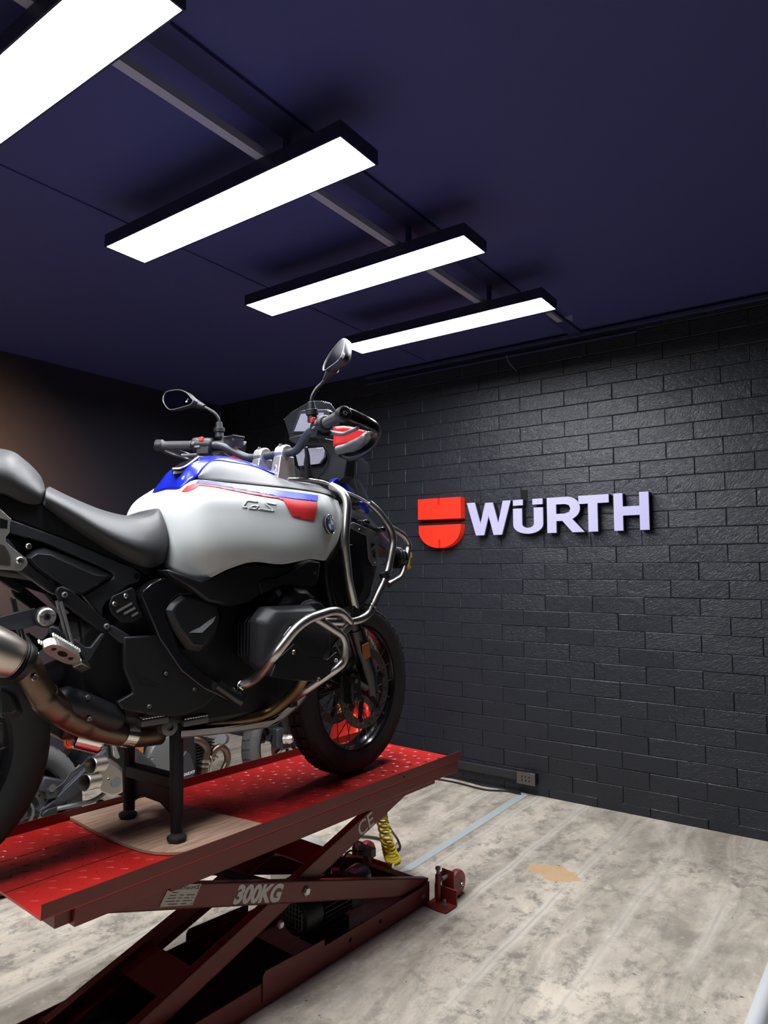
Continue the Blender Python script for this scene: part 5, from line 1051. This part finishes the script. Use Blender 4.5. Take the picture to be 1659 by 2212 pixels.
# mirrors
def mirror(side, mount, stalk, outl, nrm, back, label_part):
    mt_ = MB().cyl(mount[0], mount[1], .0185, .0125, 14).cyl(V(mount[0])+(V(mount[1])-V(mount[0]))*.35, V(mount[0])+(V(mount[1])-V(mount[0]))*.62, .0215, seg=14).ob('mirror_mount', 'black', bike, bev=.001)
    MB().tube(spline(stalk, 5), .0062, seg=10).ob('mirror_stalk', 'black', bike)
    o_ = [V(p) for p in spline(outl, 4, True)]; n_ = V(nrm).normalized(); c = sum(o_, V((0, 0, 0)))/len(o_)
    r1 = [c+(p-c)*1.03-n_*.006 for p in o_]; r2 = [c+(p-c)*.95+V(back)*.3-n_*.016 for p in o_]; r3 = [c+(p-c)*.55+V(back)*.6-n_*.024 for p in o_]
    r0 = [c+(p-c)*.92+n_*.0015 for p in o_]; rf_ = [c+(p-c)*1.0+n_*.0015 for p in o_]; rin = [c+(p-c)*.92-n_*.001 for p in o_]
    hd = MB().loft([rin, r0, rf_, r1, r2, r3]).ob('mirror_housing', 'black', bike, ang=45)
    MB().plate([c+(p-c)*.91+n_*.0006 for p in o_], n_*-.0012).ob('mirror_glass', 'mirror', hd, smooth=False)
    e_ = MB(); e_.tube([c+(p-c)*.965+n_*.0018 for p in o_]+[c+(o_[0]-c)*.965+n_*.0018], .0016, seg=6, cap=False); e_.ob('mirror_edge', 'dgrey', hd)
    return hd, c
nR = (-.80, .42, .42); pR = (-.4566,-.4,1.4984)
mR, cR = mirror(-1, [(-.4387,-.27,1.2991),(-.4477,-.27,1.3679)], [(-.4476,-.27,1.3647),(-.446,-.275,1.3882),(-.4363,-.285,1.4123),(-.4287,-.3,1.427),(-.4277,-.32,1.4394)], [(-.3882,-.2627,1.4914),(-.3407,-.2156,1.5349),(-.3373,-.2389,1.5646),(-.3615,-.2924,1.572),(-.3989,-.3615,1.5698),(-.4472,-.4339,1.5503),(-.5033,-.5006,1.5101),(-.5574,-.5525,1.4589),(-.577,-.5595,1.4287),(-.5511,-.5107,1.4292),(-.4848,-.4048,1.4495),(-.4383,-.3317,1.4651)], nR, (.012, -.022, -.008), '')
nL = (-.93, -.16, .16)
mL, cL = mirror(1, [(-.4671,.255,1.3131),(-.4706,.255,1.3729)], [(-.4705,.255,1.3693),(-.473,.255,1.3854),(-.4836,.262,1.4049),(-.4995,.28,1.4216),(-.509,.295,1.4316)], [(-.5678,.509,1.4721),(-.5659,.5213,1.4957),(-.5603,.5139,1.5204),(-.553,.4755,1.5244),(-.5452,.4239,1.5183),(-.5406,.3782,1.4996),(-.539,.3381,1.4686),(-.5391,.3273,1.4575),(-.5442,.3419,1.4425),(-.5535,.3916,1.438),(-.5636,.4486,1.4363),(-.5671,.4792,1.4463)], nL, (.02, -.028, -.004), '')
MB().tube([(-.508,.3,1.4345),(-.5127,.34,1.4496),(-.5251,.375,1.4645)], [.009, .016, .024], seg=14).ob('mirror_arm', 'black', bike)
MB().tube([(-.4297,-.32,1.4374),(-.4314,-.345,1.4559),(-.4332,-.37,1.4678)], [.009, .015, .020], seg=14).ob('mirror_arm', 'black', bike)
wt_ = V(nL).normalized(); tri = [(-.5471,.3755,1.4588),(-.5453,.363,1.457),(-.5452,.3715,1.4659)]
MB().plate([V(p)+wt_*.0012 for p in tri], wt_*.0004).ob('warning_symbol', 'rwhite', mL, smooth=False)
# clutch fluid pot on the left
MB().box((-.4492,.18,1.2839), (.05, .06, .035)).ob('fluid_reservoir', 'smoke', bike, bev=.004)
MB().box(V((-.4495,.18,1.2965))+V((0, 0, .008)), (.054, .064, .008)).ob('reservoir_lid', 'black', bike, bev=.002)
# dash display, its cover and the clear screen
q = [(-.26,.0738,1.3345),(-.26,.0265,1.412),(-.26,.0069,1.4161),(-.26,-.1387,1.396),(-.26,-.1543,1.3847),(-.26,-.1293,1.3098)]
ds = MB().plate(q, (.02, 0, 0)).ob('dash_display', 'black', bike, bev=.003)
MB().plate([(-.2615,.0519,1.3386),(-.2615,.0105,1.4019),(-.2615,-.1249,1.3856),(-.2615,-.1126,1.3172)], (.001, 0, 0)).ob('display_panel', 'screen', ds, smooth=False)
MB().plate([(-.23,.0627,1.2061),(-.23,.0867,1.268),(-.23,.0753,1.2759),(-.23,-.0826,1.2637),(-.23,-.0933,1.2534),(-.23,-.091,1.2236),(-.23,-.0646,1.2016)], (.012, 0, 0)).ob('cockpit_cover', 'screen', bike, bev=.003)
q = [(-.21,-.0682,1.234),(-.21,-.0705,1.2678),(-.21,.1003,1.2965),(-.21,.154,1.3262),(-.21,.1482,1.3349),(-.21,.072,1.3378),(-.21,-.1204,1.2899),(-.21,-.1973,1.2364),(-.21,-.1854,1.1424),(-.21,-.1272,1.1129),(-.21,-.0423,1.147),(-.21,.0692,1.1665),(-.21,.0756,1.2079),(-.21,-.0416,1.2046)]
MB().plate(q, (.05, 0, 0)).ob('cockpit_body', 'black', bike, bev=.006)
ws = [(-.1351,.2364,1.3534),(-.1744,.2255,1.4269),(-.1854,.1571,1.4475),(-.1933,.0594,1.4624),(-.1953,.0174,1.4661),(-.1915,-.0228,1.459),(-.1835,-.0709,1.4439),(-.169,-.0845,1.4168),(-.1513,-.0921,1.3838),(-.1185,-.0408,1.3224)]
o = MB().plate(ws, (.003, 0, .001)).ob('windscreen', 'clear', bike, bev=.001)
MB().tube([(-.1744,.2255,1.4269),(-.1854,.1571,1.4475),(-.1933,.0594,1.4624),(-.1953,.0174,1.4661),(-.1915,-.0228,1.459),(-.1835,-.0709,1.4439),(-.169,-.0845,1.4168)], .0022, seg=6).ob('screen_edge', 'clear', o)
MB().tube([(-.4015,-.19,1.2279),(-.3864,-.18,1.1997),(-.3715,-.16,1.1788),(-.3265,-.12,1.1371)], [.006, .009, .012, .015], seg=10).ob('cable_boot', 'black', bike)
MB().tube(spline([ST(-.03, -.25, .03), ST(.06, -.22, -.03), ST(.10, -.12, -.09), ST(.06, -.03, -.14)], 5), .004, seg=8).tube(spline([ST(-.03, .25, .03), ST(.05, .20, -.02), ST(.08, .1, -.08), ST(.05, .02, -.14)], 5), .004, seg=8).tube(spline([ST(-.06, .27, .03), ST(-.05, .2, -.03), ST(.03, .12, -.10)], 5), .004, seg=8).ob('control_cable', 'cable', bike)

# ------------------------------------------------------------------ the naked motorcycle parked on the floor behind the lift
duc = thing('naked_motorcycle', 'dusty dark naked motorcycle with twin silver exhaust tips parked behind the red lift', 'motorcycle', (-3.13,1.567,0), RAD(90))
_b = bike; bike = duc
r2 = wheel('rear_wheel', (0, 0, .315), 0, .315, .18, .222, 10, 'dusty', duc, (), block=30, hubw=.06)
f2 = wheel('front_wheel', (1.68, 0, .305), 0, .305, .12, .222, 10, 'dusty', duc, (-.07,), block=34, hubw=.05)
MB().lathe([(.20, -.03), (.215, -.02), (.215, .02), (.20, .03)], (0, 0, .315), (0, 1, 0), 40).ob('wheel_dark_fill', 'black', r2)  # black disc added behind the spokes to keep the wheel interior dark
dn = MB(); c = V((0, -.095, .335))
for i in range(40):
    a0_, a1_ = 2*pi*i/40, 2*pi*(i+1)/40; R1 = .122+(.006 if (i//5) % 2 else -.002)
    for q in (-.0025, .0025): dn.add([c+V((cos(a)*r, q, sin(a)*r)) for a, r in ((a0_, .088), (a1_, .088), (a1_, R1), (a0_, R1))], [(0, 1, 2, 3)])
    dn.add([c+V((cos(a)*R1, q, sin(a)*R1)) for a in (a0_, a1_) for q in (-.0025, .0025)], [(0, 1, 3, 2)])
do = dn.ob('brake_disc', 'discl', duc, smooth=False)
for i in range(20):
    a = 2*pi*i/20; r = .108+(.007 if i % 2 else -.007); MB().cyl(c+V((cos(a)*r, -.0031, sin(a)*r)), c+V((cos(a)*r, -.0026, sin(a)*r)), .005, seg=8).ob('disc_hole', 'dark', do)
MB().lathe([(.05, -.004), (.06, -.004), (.06, .004), (.05, .004)], c+V((0, -.006, 0)), (0, 1, 0), 30, True).ob('sensor_ring', 'dgrey', do)
MB().lathe([(.02, -.03), (.028, -.02), (.028, .015), (.018, .025)], c, (0, -1, 0), 18).ob('axle_hub', 'frame', duc)
cl = V((.1164,-.11,.4347))
cp2 = MB().box(cl, (.10, .05, .06), Matrix.Rotation(.4, 3, 'Y')).box(cl+V((.0, -.02, -.03)), (.05, .03, .05)).ob('brake_caliper', 'frame', duc, bev=.008)
MB().lathe([(.016, 0), (.016, .006), (.010, .006), (.010, .003), (.005, .003), (.005, .007), (.0005, .007)], (.11,-.145,.4286), (0, -1, 0), 18).ob('caliper_cap', 'steel', cp2)
q = [(.0674,-.125,.3349),(.0991,-.125,.3574),(.2936,-.125,.4872),(.3429,-.125,.5309),(.3856,-.125,.5348),(.4076,-.125,.4621),(.3154,-.125,.3993),(.2269,-.125,.3558),(.1378,-.125,.3275)]
MB().boss(shift(q, (0, .05, 0)), q).boss(q, inset(q, .8, (0, -.012, 0))).ob('swingarm', 'frame', duc, bev=.004)
MB().plate(mir(q), (0, -.05, 0)).ob('swingarm', 'frame', duc, bev=.004)
MB().beam((.36, -.12, .50), (.36, .12, .50), .08, .09).ob('swingarm_bridge', 'frame', duc, bev=.01)
# twin exhaust
ax_ = V((-1, -.18, .10)).normalized(); t1, t2 = V((.2542,-.2,.4996)), V((.2249,-.205,.4329))
eo = MB().loft([[p+o_ for p in [V(x) for x in [(.2903,-.185,.5055),(.3388,-.185,.5074),(.3851,-.185,.4723),(.4128,-.185,.4409),(.4295,-.185,.3822),(.4165,-.185,.3392),(.3688,-.185,.3367),(.307,-.185,.3708),(.2869,-.185,.4165)]]] for o_ in (V((0, -.018, 0)), V((.02, .0, 0)), V((.04, .12, 0)))]).ob('silencer', 'titan', duc, bev=.006)
for t in (t1, t2):
    MB().lathe([(.036, .07), (.036, 0), (.033, 0), (.033, .052), (.0005, .052)], t, -ax_, 28).lathe([(.036, .012), (.0378, .010), (.0378, .004), (.036, .002)], t, -ax_, 28, True).ob('exhaust_tip', 'titan', eo)
    MB().lathe([(.0328, .050), (.0005, .050)], t, -ax_, 24).ob('tip_inside', 'dark', eo)
    bolt(eo, t-ax_*.074+V((0, -.035, -.005)), (0, -1, 0), .004, 'steel')
bolt(eo, (.3434,-.205,.4208), (-.2, -1, 0), .006, 'chrome')
MB().lathe([(.024, 0), (.024, .003), (.0005, .003)], (.3819,-.205,.3992), (-.1, -1, .1), 24).ob('round_badge', 'dgrey', eo)
MB().tube([(.1293,-.14,.3327),(.2243,-.15,.329),(.3113,-.155,.3233),(.3732,-.155,.353),(.4089,-.15,.3812)], .010, .04, 10).ob('plate_holder_arm', 'dgrey', duc)
MB().cyl((.3336,-.165,.3029), (.356,-.13,.2903), .022).ob('arm_pivot', 'blackm', duc)
MB().plate([(.0667,-.15,.3246),(.0862,-.15,.3423),(.1358,-.15,.3446),(.1448,-.15,.3304),(.1412,-.15,.3157),(.0836,-.15,.3083)], (0, .02, 0)).ob('rear_hugger', 'panel', duc, bev=.005)
MB().plate([(.3963,-.14,.571),(.4109,-.14,.5682),(.4458,-.14,.4861),(.4313,-.14,.4807),(.4135,-.14,.4972)], (0, .02, 0)).ob('footrest_bar', 'alu', duc, bev=.003)
MB().tube([(.4767,-.19,.4915),(.585,-.19,.4071)], [.040, .027], seg=20).ob('side_tube', 'frame', duc)
MB().lathe([(.027, 0), (.029, .003), (.019, .003), (.016, -.004), (.008, -.002), (.0005, -.002)], (.5835,-.192,.4077), (.7, -.7, -.4), 24).ob('tube_cap', 'steel', duc)
sp_ = MB(); s0, s1 = V((.2449,-.04,.5802)), V((.306,-.02,.5995))
sp_.tube([s0+(s1-s0)*(i/60)*1.6+V((.030*cos(i*.7), 0, .030*sin(i*.7))) for i in range(60)], .006, seg=6).ob('shock_spring', 'springred', duc)
MB().box((.5289,-.15,.5116), (.05, .04, .05)).ob('fluid_reservoir', 'amber', duc, bev=.004)
MB().box(V((.5282,-.15,.5314))+V((0, 0, .004)), (.056, .046, .012)).ob('reservoir_cap', 'dgrey', duc, bev=.002)
MB().tube([(.0925,-.12,.3348),(.1053,-.14,.4093),(.1657,-.15,.4396),(.1918,-.14,.4677),(.2962,-.12,.4962),(.3607,-.1,.5362)], .004, .02, 8).ob('brake_hose', 'cable', duc)
# engine
MB().loft([[(x, -w, z0), (x, -w, z1), (x, w, z1), (x, w, z0)] for x, w, z0, z1 in ((.50, .09, .30, .62), (.62, .14, .22, .66), (.85, .14, .20, .62), (.98, .09, .28, .60))]).ob('engine_block', 'blackm', duc, bev=.015)
ec = V((.6748,-.165,.4458))
ev = MB().lathe([(.098, -.03), (.098, .0), (.090, .012), (.060, .020), (.0005, .022)], ec, (0, -1, 0), 36).ob('clutch_cover', 'dgrey', duc)
for k in range(9):
    a = 2*pi*k/9+.2; bolt(ev, ec+V((.092*cos(a), -.004, .092*sin(a))), (0, -1, 0), .007, 'dgrey')
q = [(.7911,-.155,.4058),(.8192,-.155,.4418),(.8494,-.155,.4215),(.8754,-.155,.3523),(.8745,-.155,.2796),(.7891,-.155,.2815),(.7484,-.155,.3005)]
lc = MB().boss(shift(q, (0, .05, 0)), q).ob('lower_cover', 'frame', duc, bev=.006)
text_mesh('cover_lettering', 'DUCATI', .0185, 'lmark', lc, (.8067,-.157,.3169), (1, 0, .04), (-.04, 0, 1), .0005, .0006, .2)
MB().cyl((.5844,-.17,.459), (.6465,-.17,.4436), .012).ob('foot_lever', 'steel', duc)
fn = MB()
for k in range(8): fn.box((.98, -.02, .34+k*.016), (.12, .2, .006))
fn.ob('cylinder_fins', 'blackm', duc)
MB().cyl((1.0939,-.11,.4437), (1.1495,-.07,.4276), .030).ob('horizontal_head', 'dgrey', duc)
MB().tube([(.8949,-.1,.4805),(.9374,-.12,.4655),(.9847,-.125,.418),(.9736,-.125,.362),(.9574,-.125,.2691),(.9394,-.12,.1768)], .021, .05, 16).ob('header_pipe', 'bronze', duc)
hp2 = MB().tube([(1.0365,-.1,.3446),(1.0364,-.11,.3905),(1.0805,-.115,.4096),(1.1279,-.115,.3775),(1.1428,-.115,.3191),(1.1149,-.11,.2744),(1.0736,-.11,.2146)], .019, .03, 16).ob('header_pipe', 'bronze', duc)
for a, c_ in zip([(.9689,-.125,.3606),(.965,-.125,.3348),(1.0399,-.105,.362)], [(.9677,-.125,.3487),(.9637,-.125,.3255),(1.0385,-.105,.3524)]): MB().cyl(a, c_, .0300).ob('pipe_band', 'titan', hp2)
MB().tube([(.9952,-.14,.3791),(1.0043,-.145,.3585),(.9928,-.145,.3125),(.9895,-.14,.2399)], .006, .01, 8).ob('clamp_rod', 'titan', duc)
for s in (-1, 1):
    MB().tube([(1.64, s*.10, .34), (1.52, s*.10, .62), (1.40, s*.10, .95)], [.030, .026, .024], seg=14).ob('fork_leg', 'blackm', duc)
    MB().box((1.56, s*.095, .36), (.07, .05, .12)).box((1.60, s*.11, .31), (.09, .03, .05)).ob('brake_caliper', 'frame', duc, bev=.01)
bb = V((1.57,-.125,.3517))
MB().lathe([(.018, 0), (.028, .004), (.028, .02), (.024, .022), (.024, .03), (.028, .032), (.028, .042), (.019, .06), (.0005, .06)], bb, (.5, -1, .1), 20).ob('axle_slider', 'alu', duc)
# upper body, hidden by the bike on the lift
ts = [[(x, w*cos(a), z+h*sin(a)) for a in [2*pi*k/14 for k in range(14)]] for x, w, z, h in ((.62, .07, .80, .05), (.78, .13, .83, .10), (.98, .16, .86, .13), (1.16, .13, .86, .11), (1.25, .07, .85, .06))]
MB().loft(ts).ob('fuel_tank', 'panel', duc)
MB().loft([[(x, w*cos(a), z+h*sin(a)) for a in [2*pi*k/14 for k in range(14)]] for x, w, z, h in ((-.10, .06, .80, .03), (.05, .11, .80, .045), (.35, .12, .77, .05), (.62, .10, .77, .045), (.70, .06, .78, .03))]).ob('seat', 'seat', duc)
MB().tube([(.62, .09, .40), (.72, .10, .72), (1.30, .05, .86)], .014).tube([(.62, -.09, .40), (.72, -.10, .72), (1.30, -.05, .86)], .014).tube([(.70, -.10, .68), (.1, -.10, .72)], .012).tube([(.70, .10, .68), (.1, .10, .72)], .012).tube([(.85, .12, .60), (1.25, .06, .82)], .014).tube([(.85, -.12, .60), (1.25, -.06, .82)], .014).ob('frame', 'blackm', duc)
MB().tube([(1.24, .38, 1.0), (1.34, .20, 1.03), (1.36, 0, .98), (1.34, -.20, 1.03), (1.24, -.38, 1.0)], .012, .05).ob('handlebar', 'black', duc)
MB().lathe([(.03, -.06), (.08, -.02), (.085, .03), (.0005, .035)], (1.50, 0, .84), (1, 0, 0), 20).ob('headlamp', 'black', duc)
bike = _b
# ------------------------------------------------------------------ red machine on the floor by the wall
rm = thing('red_machine', 'glossy red rounded machine housing on the floor behind the lifted front wheel', 'machine', (-2.80, 3.58, 0), RAD(90-36)); rm.scale = (.85, .82, 1)
sec = lambda h, a, c_, x=0: [(x+a*math.copysign(abs(cos(t))**.55, cos(t)), c_*math.copysign(abs(sin(t))**.55, sin(t)), h) for t in [2*pi*k/28 for k in range(28)]]
rb2 = MB().loft([sec(.02, .17, .27), sec(.06, .185, .29), sec(.20, .19, .295), sec(.34, .17, .28, .02), sec(.42, .13, .25, .04), sec(.45, .09, .20, .05)]).ob('housing', 'ducred', rm, bev=.006)
MB().loft([sec(.0, .15, .25), sec(.03, .16, .26)]).ob('base', 'black', rm)
MB().tube([(.05, -.18, .42), (.05, -.16, .52), (.05, .16, .52), (.05, .18, .42)], .014, .04, 12).ob('carry_handle', 'ducred', rm)
nv = RM_ = None
MB().lathe([(.024, -.02), (.026, .0), (.024, .03), (.018, .035)], (-.205, -.01, .20), (-.2, -1, -.15), 18).ob('orange_cap', 'orange', rm)
MB().lathe([(.018, 0), (.020, .004), (.020, .012), (.017, .014), (.019, .02), (.016, .024), (.016, .032), (.012, .036), (.010, .055), (.0005, .055)], (-.208, -.045, .195), (-.1, -1, .15), 16).tube(spline([(-.212, -.09, .203), (-.21, -.14, .21), (-.2, -.2, .18), (-.22, -.27, .06), (-.18, -.34, .01)], 5), .006, seg=8).ob('power_lead', 'black', rm)
for k in range(4): MB().box((-.1885, -.055-k*.0045, .245+k*.016), (.004, .012, .008)).ob('white_mark', 'lmark', rm, smooth=False)
lx = MB(); r_ = random.Random(5)
for k in range(3): lx.tube(spline([(-.07+r_.uniform(-.03, .03), -.2+j*.08+r_.uniform(-.03, .03), .462+.006*math.sin(j*1.7+k)+.012*k) for j in range(6)], 4), .007, seg=7)
lo_ = lx.ob('coiled_lead', 'orange', None); lo_.location = rm.location; lo_.rotation_euler = rm.rotation_euler
tag(lo_, 'orange and yellow lead coiled on top of the red machine housing', 'lead')
